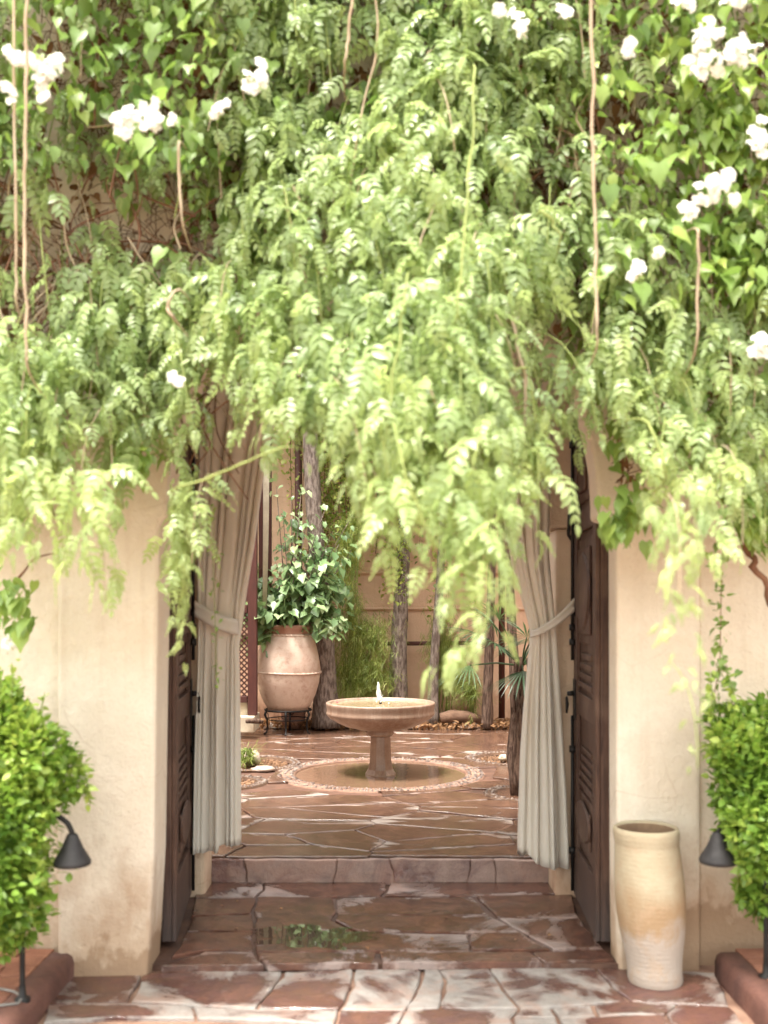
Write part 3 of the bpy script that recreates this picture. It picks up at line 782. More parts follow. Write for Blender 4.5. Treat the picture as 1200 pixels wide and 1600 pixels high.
def tieband(t, Y, top, bot, wrapx):
    # band with two pleats: rows from top edge to bottom edge
    m = MB(); N = 24; rows = 7
    for i in range(N+1):
        u = i/N; x = top[0][0]+(top[1][0]-top[0][0])*u
        yt = top[0][1]+(top[1][1]-top[0][1])*u; yb = bot[0][1]+(bot[1][1]-bot[0][1])*u
        sag = 4*math.sin(PI*u)
        bul = -.085-.035*math.sin(PI*min(1, u*1.0))
        if wrapx > 0: edge = min(1, (1-u)*7)
        else: edge = min(1, u*7)
        for k in range(rows):
            f = k/(rows-1); p = at(x, yt+(yb-yt)*f+sag, Y)
            m.v.append((p.x, Y+bul*math.sqrt(edge)-.006*(1 if k % 3 else -.6), p.z))
    for i in range(N):
        for k in range(rows-1): a = i*rows+k; m.f.append((a, a+1, a+rows+1, a+rows))
    o = m.build('tieback', CLOTH, t, True); so = o.modifiers.new('thickness', 'SOLIDIFY'); so.thickness = .004
tieband(cl, 5.57, ((308, 937), (375, 968)), ((308, 963), (375, 992)), 1)
tieband(cr_, 5.56, ((828, 986), (893, 934)), ((832, 996), (893, 956)), -1)
rod = MB().tube([(-1.12, 5.56, 3.34), (1.12, 5.56, 3.34)], .016, 10).build('curtain_rod', IRON, None, True)
tag(rod, 'dark metal curtain rod across the top of the doorway', 'rod')

# ================================================================= FOUNTAIN
ft = thing('fountain', (FX, FY, .1), 'round stone bowl fountain on an octagonal pedestal in the courtyard', 'fountain')
zr = .752
prof = [(0.0, .515), (.10, .512), (.20, .520), (.30, .545), (.38, .580), (.44, .618), (.468, .645), (.473, .660), (.468, .672), (.466, .690), (.469, .705), (.472, .722), (.475, .738), (.474, zr-.004), (.468, zr), (.448, zr+.001), (.440, zr-.006), (.434, .72), (.40, .66), (.30, .62), (.0, .60)]
MB().lathe(prof, FX, FY, 80, wob=.006).build('bowl', FOUNT, ft, True)
MB().lathe([(max(.0, k*.0109), .735+.0022*math.sin(k*1.25)*math.exp(-k*.06)) for k in range(41)], FX, FY, 64).build('water', WATER, ft, True)
def octa(prof, name, mat, n=8, bev=.004):
    m = MB(); 
    for (r_, z) in prof:
        for k in range(n):
            a = 2*PI*(k+.5)/n; m.v.append((FX+r_*math.cos(a), FY+r_*math.sin(a), z))
    for i in range(len(prof)-1):
        for k in range(n): a = i*n+k; b = i*n+(k+1) % n; m.f.append((a, b, b+n, a+n))
    m.f.append(tuple((len(prof)-1)*n+k for k in range(n)))
    return m.build(name, mat, ft, False, bev)
octa([(.145, .09), (.142, .13), (.115, .17), (.104, .22), (.098, .30), (.094, .40), (.092, .455)], 'pedestal', FOUNT)
MB().lathe([(.092, .456), (.108, .462), (.118, .475), (.12, .488), (.112, .498), (.124, .505), (.132, .516)], FX, FY, 40).build('capital', FOUNT, ft, True)
octa([(.20, .085), (.20, .118), (.185, .124), (.0, .126)], 'plinth', FOUNT, 4)
MB().tube([(FX, FY, .62), (FX, FY, .765)], .012, 10).build('nozzle', IRON, ft, True)
jr = random.Random(4); m = MB(); pts = []; rr = []
for k in range(16):
    f = k/15; pts.append((FX-.01+.008*noise.noise(Vector((f*4, 0, 0)))-.012*f, FY, .762+.165*f)); rr.append(.021*(1-f)**.6*(1+.5*noise.noise(Vector((f*9, 2, 0))))+.0035)
m.tube(pts, rr, 8, True)
for k in range(26):
    a = jr.uniform(0, 2*PI); d = abs(jr.gauss(0, .03)); zz = .745+max(0, .12-d*2)*jr.random(); s_ = jr.uniform(.0025, .005)
    m.box(-s_, s_, -s_, s_, -s_, s_, Matrix.Translation((FX+math.cos(a)*d, FY+math.sin(a)*d, zz)) @ Matrix.Rotation(a, 4, 'X'))
m.build('water_jet', JET, ft, True)
# ground basin: floor, water, two rings of set pebbles
MB().lathe([(.74, .132), (.735, .10), (.5, .094), (0, .092)], FX, FY, 72).build('basin_floor', MORTAR, ft, True)
MB().lathe([(0, .124), (.742, .124)], FX, FY, 72).build('pool_water', POOLW, ft, True)
MB().lathe([(.740, .10), (.742, .136), (.905, .136), (.906, .09)], FX, FY, 96).build('ring_bed', MORTAR, ft, True)
def pebble(m, c, a, b, h, ang, seed):
    M = Matrix.Translation(c) @ Matrix.Rotation(ang, 4, 'Z'); r = random.Random(seed); K = 6
    ring = [(a*math.cos(2*PI*k/K)*r.uniform(.85, 1.1), b*math.sin(2*PI*k/K)*r.uniform(.85, 1.1)) for k in range(K)]
    vs = [M @ Vector((x, y, -.01)) for x, y in ring]+[M @ Vector((x*.8, y*.8, h*.75)) for x, y in ring]+[M @ Vector((0, 0, h))]
    m.add(vs, [(k, (k+1) % K, (k+1) % K+K, k+K) for k in range(K)]+[(k+K, (k+1) % K+K, 2*K) for k in range(K)])
def ring_of(m, cx, cy, rads, sz, z, seed, skip=.06):
    r = random.Random(seed)
    for rad in rads:
        n = int(2*PI*rad/(sz*1.25))
        for k in range(n):
            if r.random() < skip: continue
            a = 2*PI*k/n+r.uniform(-.01, .01); d = rad+r.uniform(-.006, .006)
            pebble(m, Vector((cx+d*math.cos(a), cy+d*math.sin(a), z)), sz*r.uniform(.6, 1.0), sz*r.uniform(.3, .55), r.uniform(.002, .016), a+r.gauss(0, .25), r.random())
m = MB(); ring_of(m, FX, FY, (.775, .828, .878), .028, .135, 3)
o = m.build('pebble_ring', PEBBLE, ft, True); o['kind'] = 'stuff'
fl = MB()
for k in range(6):
    a = 2*PI*k/6; leaflet(fl, Vector((FX-.37, FY-.17, .762)), Vector((math.cos(a), math.sin(a), .5)), Vector((0, 0, 1)), .022, .008)
tag(fl.build('fallen_blossom', PINKP), 'tiny pink blossom lying on the left rim of the fountain bowl', 'blossom')

# tree pits
def pit(i, label):
    a, b, c = HOLES[i]
    t = thing('tree_pit', (a, b, ZC-.03), label, 'tree pit')
    MB().lathe([(c, .10), (c-.005, .142), (c-.10, .142), (c-.11, .10), (0, .115)], a, b, 48).build('pit_bed', SOIL, t, True)
    m = MB(); ring_of(m, a, b, (c-.025, c-.07), .026, .14, i+20); o = m.build('pebble_edge', PEBBLE, t, True); o['kind'] = 'stuff'
    m = MB(); r = random.Random(i)
    for k in range(180):
        q = r.uniform(0, 2*PI); d = (c-.11)*math.sqrt(r.random()); s_ = r.uniform(.008, .022)
        pebble(m, Vector((a+d*math.cos(q), b+d*math.sin(q), .118)), s_, s_*.7, s_*.7, r.uniform(0, 6), r.random())
    o = m.build('gravel', LITTER, t, False); o['kind'] = 'stuff'
    return t
pit(1, 'round pebble edged tree pit at the foot of the rough trunk by the right curtain')
pit(2, 'round pebble edged pit behind the one with the rough trunk')
pit(3, 'round pebble edged pit with a small rock beside the left curtain, the farther one')
pit(4, 'round pebble edged pit beside the left curtain hem, the nearer one')
def rock(c, rx, ry, rz, mat, seed, name='rock', sub=3):
    bm = bmesh.new(); bmesh.ops.create_icosphere(bm, subdivisions=sub, radius=1)
    for v in bm.verts:
        k = 1+.35*noise.noise(v.co*1.3+Vector((seed, 0, 0)))+.1*noise.noise(v.co*4+Vector((seed, 0, 0)))
        v.co = Vector((v.co.x*rx*k, v.co.y*ry*k, v.co.z*rz*k))+Vector(c)
    me = bpy.data.meshes.new(name); bm.to_mesh(me); bm.free(); return link(me, name, mat, None, True)
tag(rock(gnd(394, 1193, .14)+Vector((0, 0, .05)), .085, .08, .065, CRETE, 3), 'grey rounded rock in the pit beside the left curtain', 'rock')
tag(rock(gnd(411, 1203, .14)+Vector((0, 0, .01)), .10, .07, .025, CRETE, 8), 'flat pale stone lying between rock and fountain ring', 'stone')
tag(rock(gnd(786, 1187, .14)+Vector((0, 0, .02)), .04, .04, .03, CREAMST, 5), 'small white stone in the far right tree pit', 'stone')

# ================================================================= JAR
JY = 11.68; jx = -1.095
def jz(py): return EYE-(py-HY)*JY/F
jar = thing('clay_jar', (jx, JY, jz(1110)), 'large pink clay jar with rope band standing on an iron stand', 'jar')
s_ = JY/F
prof = [(20, 1110), (30, 1109), (36, 1100), (43, 1085), (48.5, 1066), (50.5, 1048), (49.5, 1034), (46, 1015), (42, 1000), (38.5, 993), (36.5, 990)]
MB().lathe([(a*s_, jz(b)) for a, b in prof], jx, JY, 56, wob=.03).build('body', JARM, jar, True)
MB().lathe([(36.6*s_, jz(990.5)), (36.5*s_, jz(984)), (38.5*s_, jz(981)), (38.5*s_, jz(977)), (35*s_, jz(976)), (32*s_, jz(979)), (32*s_, jz(992))], jx, JY, 48, wob=.02).build('rim', JARRIM, jar, True)
MB().lathe([(0, jz(983)), (32.5*s_, jz(983))], jx, JY, 24).build('soil', SOIL, jar)
for zpy, rr_, nm in ((1050, 51, 'rope_band'), (992, 38, 'rope_band')):
    pts = []
    for k in range(145):
        a = 2*PI*k/144; pts.append((jx+rr_*s_*math.cos(a), JY+rr_*s_*math.sin(a), jz(zpy)+.006*math.sin(a*2)))
    MB().tube(pts, [.011*(1+.35*math.sin(k*1.57)) for k in range(145)], 6, False).build(nm, JARM, jar, True)
st = thing('jar_stand', (jx, JY, ZC), 'black wrought iron stand under the clay jar', 'stand')
pts = [(jx+.262*math.cos(2*PI*k/32), JY+.262*math.sin(2*PI*k/32), .405) for k in range(33)]
MB().tube(pts, .012, 6, False).build('hoop', IRON, st, True)
pts = [(jx+.235*math.cos(2*PI*k/32), JY+.235*math.sin(2*PI*k/32), .30) for k in range(33)]
MB().tube(pts, .007, 6, False).build('lower_hoop', IRON, st, True)
for a in (R(-25), R(205), R(-90), R(90)):
    c, s2 = math.cos(a), math.sin(a)
    MB().tube([(jx+r_*c, JY+r_*s2, z) for r_, z in ((.262, .40), (.275, .36), (.25, .30), (.245, .22), (.255, .16), (.285, .142))], [.014, .016, .011, .010, .010, .014], 6).build('leg', IRON, st, True)
    MB().tube([(jx+.25*c-.05*s2*math.sin(q), JY+.25*s2+.05*c*math.sin(q), .35+.03*math.cos(q)) for q in [k*PI/6 for k in range(10)]], .005, 5, False).build('scroll', IRON, st, True)
small = MB().lathe([(.0, .145), (.11, .145), (.14, .24), (.15, .34), (.14, .36), (.12, .36), (.11, .2)], jx+.02, JY+.42, 24).build('flower_pot', JARRIM, None, True)
tag(small, 'small reddish flower pot on the ground behind the jar stand', 'pot')

# tall clay pot in front
PY_ = 4.44; S = PY_/F
def pz(py): return ZF+(1541-py)*S*1.0
pot = thing('clay_pot', ((1023-600)*S, PY_, ZF), 'tall cream and tan clay pot standing empty before the right door pillar', 'pot')
pp = [(41, 1541), (42.5, 1536), (42, 1520), (43, 1505), (46, 1485), (50, 1462), (53, 1435), (54, 1405), (53, 1375), (51, 1350), (49.5, 1330), (49, 1327), (49.5, 1323), (50.5, 1316), (51, 1306), (50, 1302), (47, 1300), (45.5, 1301), (44.2, 1304)]
pin = [(44.2, 1304), (43.5, 1310), (44.5, 1330), (47, 1380), (46, 1440), (38, 1500), (34, 1530), (0, 1530)]
sh = lambda z: -(z-ZF)/(.64)*.040
MB().lathe([(a*S, pz(b)) for a, b in pp], (1024-600)*S, PY_, 64, sh).build('pot_body', POTM, pot, True)
POTIN = mat_simple('brown_clay_inside', (.34, .22, .13), (.22, .13, .08), 8, .9)  # darker brown than the outside of the pot
MB().lathe([(a*S, pz(b)) for a, b in pin], (1024-600)*S, PY_, 64, sh).build('interior', POTIN, pot, True)

# ================================================================= LAMPS
def lamp(side, shade_px, pole_px, label):
    Y = 3.96 if side < 0 else 4.20; g = Y/F
    ax, ay = shade_px; apex = at(ax, ay, Y); base = at(pole_px[0], pole_px[1], Y)
    t = thing('path_lamp', (base.x, Y, .07), label, 'lamp', 'path lamps beside the wall')
    prof = [(7, 0), (9, -3), (17, -22), (24, -34), (28, -41), (29, -44), (28, -48), (26, -49), (25, -44), (15, -25), (6, -6)]
    MB().lathe([(a*g, apex.z+b*g) for a, b in prof], apex.x, Y, 40).build('shade', LAMPM, t, True)
    MB().lathe([(0, apex.z-.10), (.015, apex.z-.10), (.02, apex.z-.06), (.015, apex.z-.02)], apex.x, Y, 16).build('bulb', CREAMST, t, True)
    s = -side
    p0 = Vector((base.x, Y, .07)); hz = apex.z+.05
    pts = [p0, p0+Vector((0, 0, .25)), p0+Vector((s*.005, 0, .5)), Vector((base.x+s*.02, Y, hz-.03)), Vector((base.x+s*.06, Y, hz+.02)), Vector(((base.x+apex.x)/2, Y, hz+.045)),
           Vector((apex.x-s*.045, Y, hz+.012)), Vector((apex.x-s*.018, Y, hz-.010)), Vector((apex.x-s*.004, Y, apex.z+.012)), Vector((apex.x, Y, apex.z-.004))]
    # smooth it
    sm = []
    for i in range(len(pts)-1):
        for k in range(5):
            u = k/5; a, b, c, d = pts[max(0, i-1)], pts[i], pts[i+1], pts[min(len(pts)-1, i+2)]
            sm.append(.5*((2*b)+(c-a)*u+(2*a-5*b+4*c-d)*u*u+(3*b-a-3*c+d)*u**3))
    sm.append(pts[-1])
    MB().tube(sm, .0105, 10).build('stem', IRON, t, True)
    MB().lathe([(.03, .065), (.03, .08), (.014, .09), (.012, .13)], base.x, Y, 16).build('foot', IRON, t, True)
lamp(-1, (113, 1303), (35, 1520), 'black cone shaded path lamp half inside the left hedge')
lamp(1, (1122, 1300), (1197, 1512), 'black cone shaded path lamp half inside the right hedge')
cb = [at(-30, 1528, 4.0), at(0, 1512, 4.05), at(22, 1522, 4.02), at(36, 1534, 3.96), at(28, 1541, 3.9), at(0, 1540, 3.88), at(-40, 1538, 3.9)]
for v in cb: v.z = .082
tag(MB().tube(cb, .005, 6).build('cable', CABLE, None, True), 'thin grey cable looped on the left tiled ledge', 'cable')

# ================================================================= COURTYARD BACK
BY = 12.62
bw = thing('courtyard_wall', (0, BY, .1), 'orange adobe wall with shallow ledges closing the courtyard', 'wall')
MB().box(-4.6, 4.6, BY, BY+.3, -.1, 3.75).build('lower_wall', ADOBE, bw, bevel=.02)
for py in (893, 949):
    z = at(0, py, BY).z; MB().box(-4.6, 4.6, BY-.035, BY+.001, z-.03, z).build('ledge', ADOBE, bw, bevel=.01)
z = at(0, 893, BY).z
MB().box(-1.15, -.25, BY-.05, BY+.001, z+.25, z+1.3).build('buttress', ADOBE, bw, bevel=.02)
MB().box(-4.9, -4.6, 5.93, 12.9, -.1, 3.75).build('return_wall', ADOBE, bw, bevel=.02)
MB().box(4.6, 4.9, 5.93, 12.9, -.1, 3.75).build('return_wall', ADOBE, bw, bevel=.02)
# bed along the wall
bed = MB(); br = random.Random(9); N = 60
bg = thing('planting_bed', (0, 12.25, ZC), 'narrow soil bed with pale stones and dry leaves along the back wall', 'planting bed')
for j in range(7):
    for i in range(N+1):
        x = -4.6+9.2*i/N; y = 11.98+.64*j/6; bed.v.append((x, y, .12+.06*min(j, 2)/2+.03*noise.noise(Vector((x*3, y*3, 0)))))
for j in range(6):
    for i in range(N): a = j*(N+1)+i; bed.f.append((a, a+1, a+N+2, a+N+1))
bed.build('soil', SOIL, bg, True)
m = MB()
for k in range(240):
    s2 = br.uniform(.012, .05); pebble(m, Vector((br.uniform(-2, 2.2), br.uniform(12.0, 12.5), .165)), s2, s2*.7, s2*.7, br.uniform(0, 6), br.random())
o = m.build('stones', CRETE, bg, False); o['kind'] = 'stuff'
lp = [make_simple_leaf(.06, .018, .3, .3), make_simple_leaf(.05, .022, .1, .6)]
items = [(br.randrange(2), (br.uniform(-2.2, 2.4), br.uniform(11.9, 12.55), .17+br.uniform(0, .05)), rand_rot(br), br.uniform(.6, 1.3), br.random()) for k in range(2600)]
merged('dry_leaves', lp, items, DRYL, bg)
log = MB().tube([at(688, 1122, 12.1)+Vector((0, 0, .0)), at(705, 1119, 12.1), at(730, 1120, 12.12), at(757, 1126, 12.15)], [.06, .075, .07, .045], 10, wob=.2).build('log', LOGM, None, True)
tag(log, 'weathered brown log lying in the bed at the foot of the back wall', 'log')

# red posts, rails, lattice
perg = thing('pergola_frame', (-1.6, 11.2, ZC), 'dark red timber post frame at the left of the courtyard', 'pergola')
g = 11.3/F
def post(px0, px1, pyb, pyt, Y, parent, d=.1, name='post'):
    a, b = at(px0, pyb, Y), at(px1, pyt, Y); return MB().box(a.x, b.x, Y, Y+d, min(a.z, b.z), max(a.z, b.z)).build(name, REDWOOD, parent, bevel=.006)
post(387, 401, 1118, 560, 11.2, perg, .1)
post(404, 424, 1000, 560, 11.6, perg, .06)
post(371, 386, 958, 945, 11.2, perg, .06, 'rail'); post(371, 386, 1098, 1088, 11.2, perg, .06, 'rail'); post(355, 388, 940, 560, 11.26, perg, .04, 'panel')
a = at(340, 1098, 11.2); b = at(387, 948, 11.2)
m = []
W = b.x-a.x; H = b.z-a.z; sp = .052
k = -int(H/sp)
lat = thing('lattice_screen', (a.x, 11.24, a.z), 'dark red diamond lattice screen between left curtain and jar', 'lattice')
def lat_slat(x0, z0, x1, z1, y):
    d = Vector((x1-x0, 0, z1-z0)); L = d.length
    if L < .02: return
    M = Matrix.Translation((x0, y, z0)) @ Matrix.Rotation(-math.atan2(d.z, d.x), 4, 'Y'); MB().box(0, L, 0, .008, -.008, .008, M).build('slat', REDWOOD, lat)
n = int((W+H)/sp/1.2)
for i in range(n+1):
    c = -H+i*sp*1.2                        # x - z = c (rising)
    x0 = max(0, c); x1 = min(W, H+c)
    if x1 > x0: lat_slat(a.x+x0, a.z+x0-c, a.x+x1, a.z+x1-c, 11.225)
    c2 = i*sp*1.2                        # x + z = c2 (falling)
    x0 = max(0, c2-H); x1 = min(W, c2)
    if x1 > x0: lat_slat(a.x+x0, a.z+c2-x0, a.x+x1, a.z+c2-x1, 11.236)
pole = MB().tube([at(784, 1122, 12.2), at(784, 560, 12.2)], .038, 10).build('post', REDWOOD, None, True)
tag(pole, 'slim dark red post standing at the back wall behind the rough trunk', 'post')
pole.name = 'garden_post'
rail = MB().tube([at(596, 1006, 12.45), at(770, 1004, 12.45)], .026, 10).build('garden_rail', REDWOOD, None, True); tag(rail, 'horizontal dark red rail along the back wall behind the fountain', 'rail')
dp = MB().tube([at(467, 1125, 12.3), at(466, 560, 12.3)], .045, 10).build('garden_post', REDWOOD, None, True); tag(dp, 'round dark red post rising behind the jar plant', 'post')
dp2 = MB().tube([at(440, 655, 12.2), at(720, 660, 12.2)], .02, 8).build('garden_rail', REDWOOD, None, True); tag(dp2, 'high thin rail on top of the back wall among the vines', 'rail')
m = MB()
for k in range(5):
    x = k*.014; m.tube([at(411+k*2.2, 560, 11.4)+Vector((0, x, 0)), at(412+k*1.6, 800, 11.4)+Vector((0, x, 0)), at(411+k*1.0, 965, 11.4)+Vector((0, x, 0))], .007, 5)
tag(m.build('hanging_cord', CREAMST, None, True), 'pale twisted cord bundle hanging beside the red post', 'cord')
for (x0, x1, y0, y1, Y, lab) in ((340, 387, 1120, 1094, 11.25, 'upper cream stone block of the stack under the lattice'), (340, 397, 1145, 1120, 11.1, 'lower cream stone block of the stack under the lattice')):
    a, b = at(x0, y0, Y), at(x1, y1, Y); tag(MB().box(a.x, b.x, Y, Y+.5, a.z, b.z).build('stone_block', CREAMST, None, bevel=.01), lab, 'stone block')
a, b = at(384, 1122, 11.05), at(410, 1112, 11.05)
tag(MB().tube([(a.x, 11.05, .34), (a.x+.1, 11.05, .35), (b.x, 11.1, .33)], [.02, .03, .02], 8, wob=.3).build('driftwood', BARKD, None, True), 'short dark piece of wood lying on the cream stone block', 'wood')
# building behind the courtyard wall, mostly hidden by the plants
bh = thing('house', (0, 16.5, 0), 'pale pink house far behind the courtyard wall', 'house')
PALEP = mat_plaster('pale_house_plaster', (.78, .62, .54), (.74, .56, .48), (.5, .35, .28))
MB().box(-7, 7, 16.5, 20, -.1, 6.6).build('wall', PALEP, bh)
MB().box(-7.2, 7.2, 16.3, 20.2, 6.6, 6.8).build('cornice', PALEP, bh)
for x in (-3, -.4, 2.2): MB().box(x, x+.9, 16.46, 16.5, 4.0, 5.6).build('window', REDWOOD, bh)

# ================================================================= TREES
TLEAF = [make_simple_leaf(.075, .022, .25, .3), make_simple_leaf(.06, .02, .3, .1)]
def tree(base, path, rads, label, bark=BARKG, crown=None, n=2600, seed=1, name='slender_tree', wob=.15, stretch=(1.2, 1.0, .8)):
    r = random.Random(seed); t = thing(name, base, label, 'tree')
    pts = [Vector(base)]+[Vector(p) for p in path]
    sm, rs = [], []
    for i in range(len(pts)-1):
        for k in range(6):
            u = k/6; sm.append(pts[i].lerp(pts[i+1], u)); rs.append(rads[i]+(rads[i+1]-rads[i])*u)
    sm.append(pts[-1]); rs.append(rads[-1])
    for i in range(1, len(sm)-1): sm[i] = (sm[i-1]+sm[i]*2+sm[i+1])/4
    MB().tube(sm, rs, 14, True, wob, seed).build('trunk', bark, t, True)
    if crown:
        top = pts[-1]; items = []
        clumps = []
        for k in range(crown):
            a = r.uniform(0, 2*PI); d = r.uniform(.2, 1.0); c = top+Vector((math.cos(a)*d*stretch[0], math.sin(a)*d*stretch[1], r.uniform(-.25, 1.0)*stretch[2]))
            mid = (top+c)/2+Vector((0, 0, -.1)); MB().tube([top-Vector((0, 0, .15)), mid, c], [rads[-1]*.6, rads[-1]*.35, .008], 6).build('branch', bark, t, True)
            clumps.append((c, r.uniform(.28, .5)))
        for k in range(n):
            c, rad = r.choice(clumps); v = Vector((r.gauss(0, 1), r.gauss(0, 1), r.gauss(0, .75)))*rad*.55
            items.append((r.randrange(2), c+v, rand_rot(r), r.uniform(.8, 1.4), min(1, max(0, r.gauss(.45, .25)))))
        merged('crown', TLEAF, items, LEAF_T, t)
    return t
tree(at(509, 1136, 11.95), [at(508, 1050, 11.95), at(503, 960, 11.95), at(494, 850, 11.95), at(487, 740, 11.95), at(480, 600, 11.95), at(484, 540, 11.95)], [.17, .13, .115, .095, .09, .08, .06], 'grey leaning tree trunk rising behind the clay jar', BARKG, 12, 2600, 4)
tree(at(622, 1130, 12.3), [at(622, 1050, 12.3), at(624, 980, 12.3), at(629, 900, 12.3), at(632, 760, 12.3), at(628, 600, 12.3)], [.12, .105, .095, .085, .07, .05], 'straight grey tree trunk behind the fountain bowl', BARKG, 11, 2400, 6)
tree(at(676, 1136, 12.15), [at(678, 1040, 12.15), at(684, 960, 12.15), at(690, 860, 12.2), at(700, 700, 12.3)], [.075, .055, .05, .045, .03], 'thin pale tree right of the fountain, wrapped in wispy green growth', BARKG, 9, 1800, 8)
tree(at(761, 1137, 11.95), [at(762, 1080, 11.95), at(764, 1030, 11.95), at(768, 900, 11.95), at(772, 700, 12)], [.075, .06, .055, .045, .03], 'rough brown young tree trunk before the red post', BARKD, 8, 1500, 10)
tree(at(808, 1128, 11.6), [at(804, 1050, 11.6), at(798, 950, 11.6), at(790, 760, 11.6)], [.07, .06, .05, .03], 'slim bent tree trunk behind the rough palm trunk', BARKD, 7, 1200, 12)
# palm with shaggy trunk in the right pit
pb = Vector((1.055, 7.9, .12)); palm = thing('palm_tree', pb, 'rough fibrous palm trunk with dark fan leaves beside the right curtain', 'palm')
ps = [pb, at(808, 1180, 7.9), at(812, 1110, 7.95), at(815, 1050, 8.0)]
MB().tube([ps[0], (ps[0]+ps[1])/2, ps[1], ps[2], ps[3]], [.085, .08, .07, .065, .06], 16, True, .5, 3).build('trunk', BARKD, palm, True)
pr_ = random.Random(8)
for k in range(90):
    a = pr_.uniform(0, 2*PI); z = pr_.uniform(.16, 1.0); f = (z-.12)/1.0; cx = ps[0].x+(ps[3].x-ps[0].x)*f; r0 = .08
    M = Matrix.Translation((cx+r0*math.cos(a)*(1-.15*f), 7.93+r0*math.sin(a), z)) @ Matrix.Rotation(a, 4, 'Z') @ Matrix.Rotation(R(pr_.uniform(-14, 4)), 4, 'Y')
    MB().box(-.008, .008, -pr_.uniform(.008, .02), .012, 0, pr_.uniform(.08, .24), M).build('bark_plate', BARKD, palm)
for k in range(13):
    a = R(pr_.uniform(120, 420)); el = R(pr_.uniform(-15, 60)); c = ps[3]+Vector((0, 0, .05)); d = Vector((math.cos(a)*math.cos(el), math.sin(a)*math.cos(el)*.7, math.sin(el))); L = pr_.uniform(.3, .5)
    hub = c+d*L; m = MB(); m.tube([c, c+d*L*.5+Vector((0, 0, .02)), hub], [.009, .007, .006], 5)
    sd2 = d.cross(Vector((0, 0, 1))).normalized(); 
    for q in range(17):
        b = R(-80+10*q); dd = d*math.cos(b)+sd2*math.sin(b); dd.z -= .25
        leaflet(m, hub, dd, Vector((0, 0, 1)), pr_.uniform(.28, .36), .009, .3, .25)
    me = m.mesh('fan_leaf'); tint_mesh(me, [pr_.random()*.6]*len(me.vertices)); link(me, 'fan_leaf', PALML, palm)

# jar plant
jp = thing('jar_plant', (jx, JY, jz(983)), 'leafy shrub with broad pale green leaves growing out of the clay jar', 'shrub')
JL = [make_simple_leaf(.12, .06, .3, .3, 'lobed'), make_simple_leaf(.11, .05, .2, .5, 'lobed'), make_simple_leaf(.10, .05, .3, .2, 'heart')]
r = random.Random(31); items = []
ctr = Vector((jx, JY, jz(985)))
branches = []
for k in range(44):
    tx = r.uniform(378, 552); ty = 932+r.gauss(0, 1)*34-(30 if 420 < tx < 520 else 0); e = at(tx, min(ty, 1005), JY+r.uniform(-.35, .35)); branches.append((e, .35))
for (tx, ty) in ((432, 880), (455, 850), (442, 800), (470, 770), (432, 760), (500, 850), (520, 830), (545, 815), (530, 850), (545, 870), (400, 905), (478, 820), (455, 780), (415, 900), (510, 790)): branches.append((at(tx, ty, JY+r.uniform(-.2, .25)), .12))
for (tx, ty) in ((410, 1010), (400, 1000), (520, 990), (532, 975), (392, 940), (383, 930), (385, 960)): branches.append((at(tx, ty, JY-.25), .3))
for e, dens in branches:
    d = e-ctr; mid = ctr+d*.5+Vector((0, 0, .12 if d.z < .3 else .0))+Vector((r.uniform(-.05, .05), 0, 0))
    pts = [ctr.lerp(mid, u/4)*(1-u/4)+mid.lerp(e, u/4)*(u/4) for u in range(5)]
    MB().tube(pts, [.009, .008, .006, .005, .003], 5).build('twig', BARKG, jp, True)
    nl = 22 if dens > .2 else 17
    for q in range(nl):
        u = r.uniform(.35, 1.03); p = ctr.lerp(mid, u)*(1-u)+mid.lerp(e, u)*u
        p = p+Vector((r.gauss(0, .055), r.gauss(0, .055), r.gauss(0, .05)))
        az = math.atan2(d.y-.4, d.x)+r.gauss(0, 1.0)
        items.append((r.randrange(3), p, frames(az, r.uniform(-.1, .9), r.uniform(-.6, .6)), r.uniform(.8, 1.3) if dens > .2 else r.uniform(.5, .85), min(1, max(0, r.gauss(.45, .3)))))
scatter_parts('leaf', 'foliage', JL, items, LEAF_J, jp, 300)
# wispy shrubs
def wispy(name, label, blobs, n, seed, drape=.6, cat='shrub', mat=LEAF_F):
    r = random.Random(seed); t = thing(name, (blobs[0][0].x, blobs[0][0].y, .16), label, cat); m = MB()
    for k in range(14):
        e = blobs[k % len(blobs)][0]+Vector((r.uniform(-.1, .1), 0, .05)); b = Vector((blobs[0][0].x+r.uniform(-.1, .1), blobs[0][0].y, .16))
        m.tube([b, (b+e)/2+Vector((0, 0, .1)), e], .006, 4)
    o = m.build('stems', STEMG, t, True)
    items = []
    for k in range(n):
        c, rad = r.choice(blobs); v = Vector((r.gauss(0, 1)*rad.x, r.gauss(0, 1)*rad.y, r.gauss(0, 1)*rad.z))*.5
        tint = min(1, max(0, .5-v.z*.8/max(.05, rad.z)*.25+r.gauss(0, .22)))
        items.append((0, c+v, frames(r.uniform(0, 6.3), r.uniform(drape-.6, drape+.9), 0), r.uniform(.6, 1.5), tint))
    nb = MB()
    for q in range(5): 
        a = q*1.3; leaflet(nb, Vector((.02*q, 0, 0)), Vector((1, math.sin(a)*.6, math.cos(a)*.6)), Vector((0, .3, 1)), .075, .0024, 0, .3)
    merged('foliage', [proto(nb)], items, mat, t)
    return t
wispy('feathery_shrub', 'feathery light green shrub with dry tips behind the fountain bowl', [(at(560, 1005, 12.2), Vector((.36, .25, .30))), (at(545, 1040, 12.15), Vector((.34, .2, .26))), (at(585, 1045, 12.15), Vector((.25, .2, .30))), (at(575, 985, 12.2), Vector((.25, .2, .2))), (at(560, 1070, 12.1), Vector((.3, .2, .16)))], 2600, 3)
wispy('feathery_shrub', 'dark green wispy shrub right of the fountain against the wall', [(at(692, 1000, 12.3), Vector((.18, .15, .5))), (at(705, 1040, 12.3), Vector((.2, .15, .3)))], 1300, 5, 1.0)
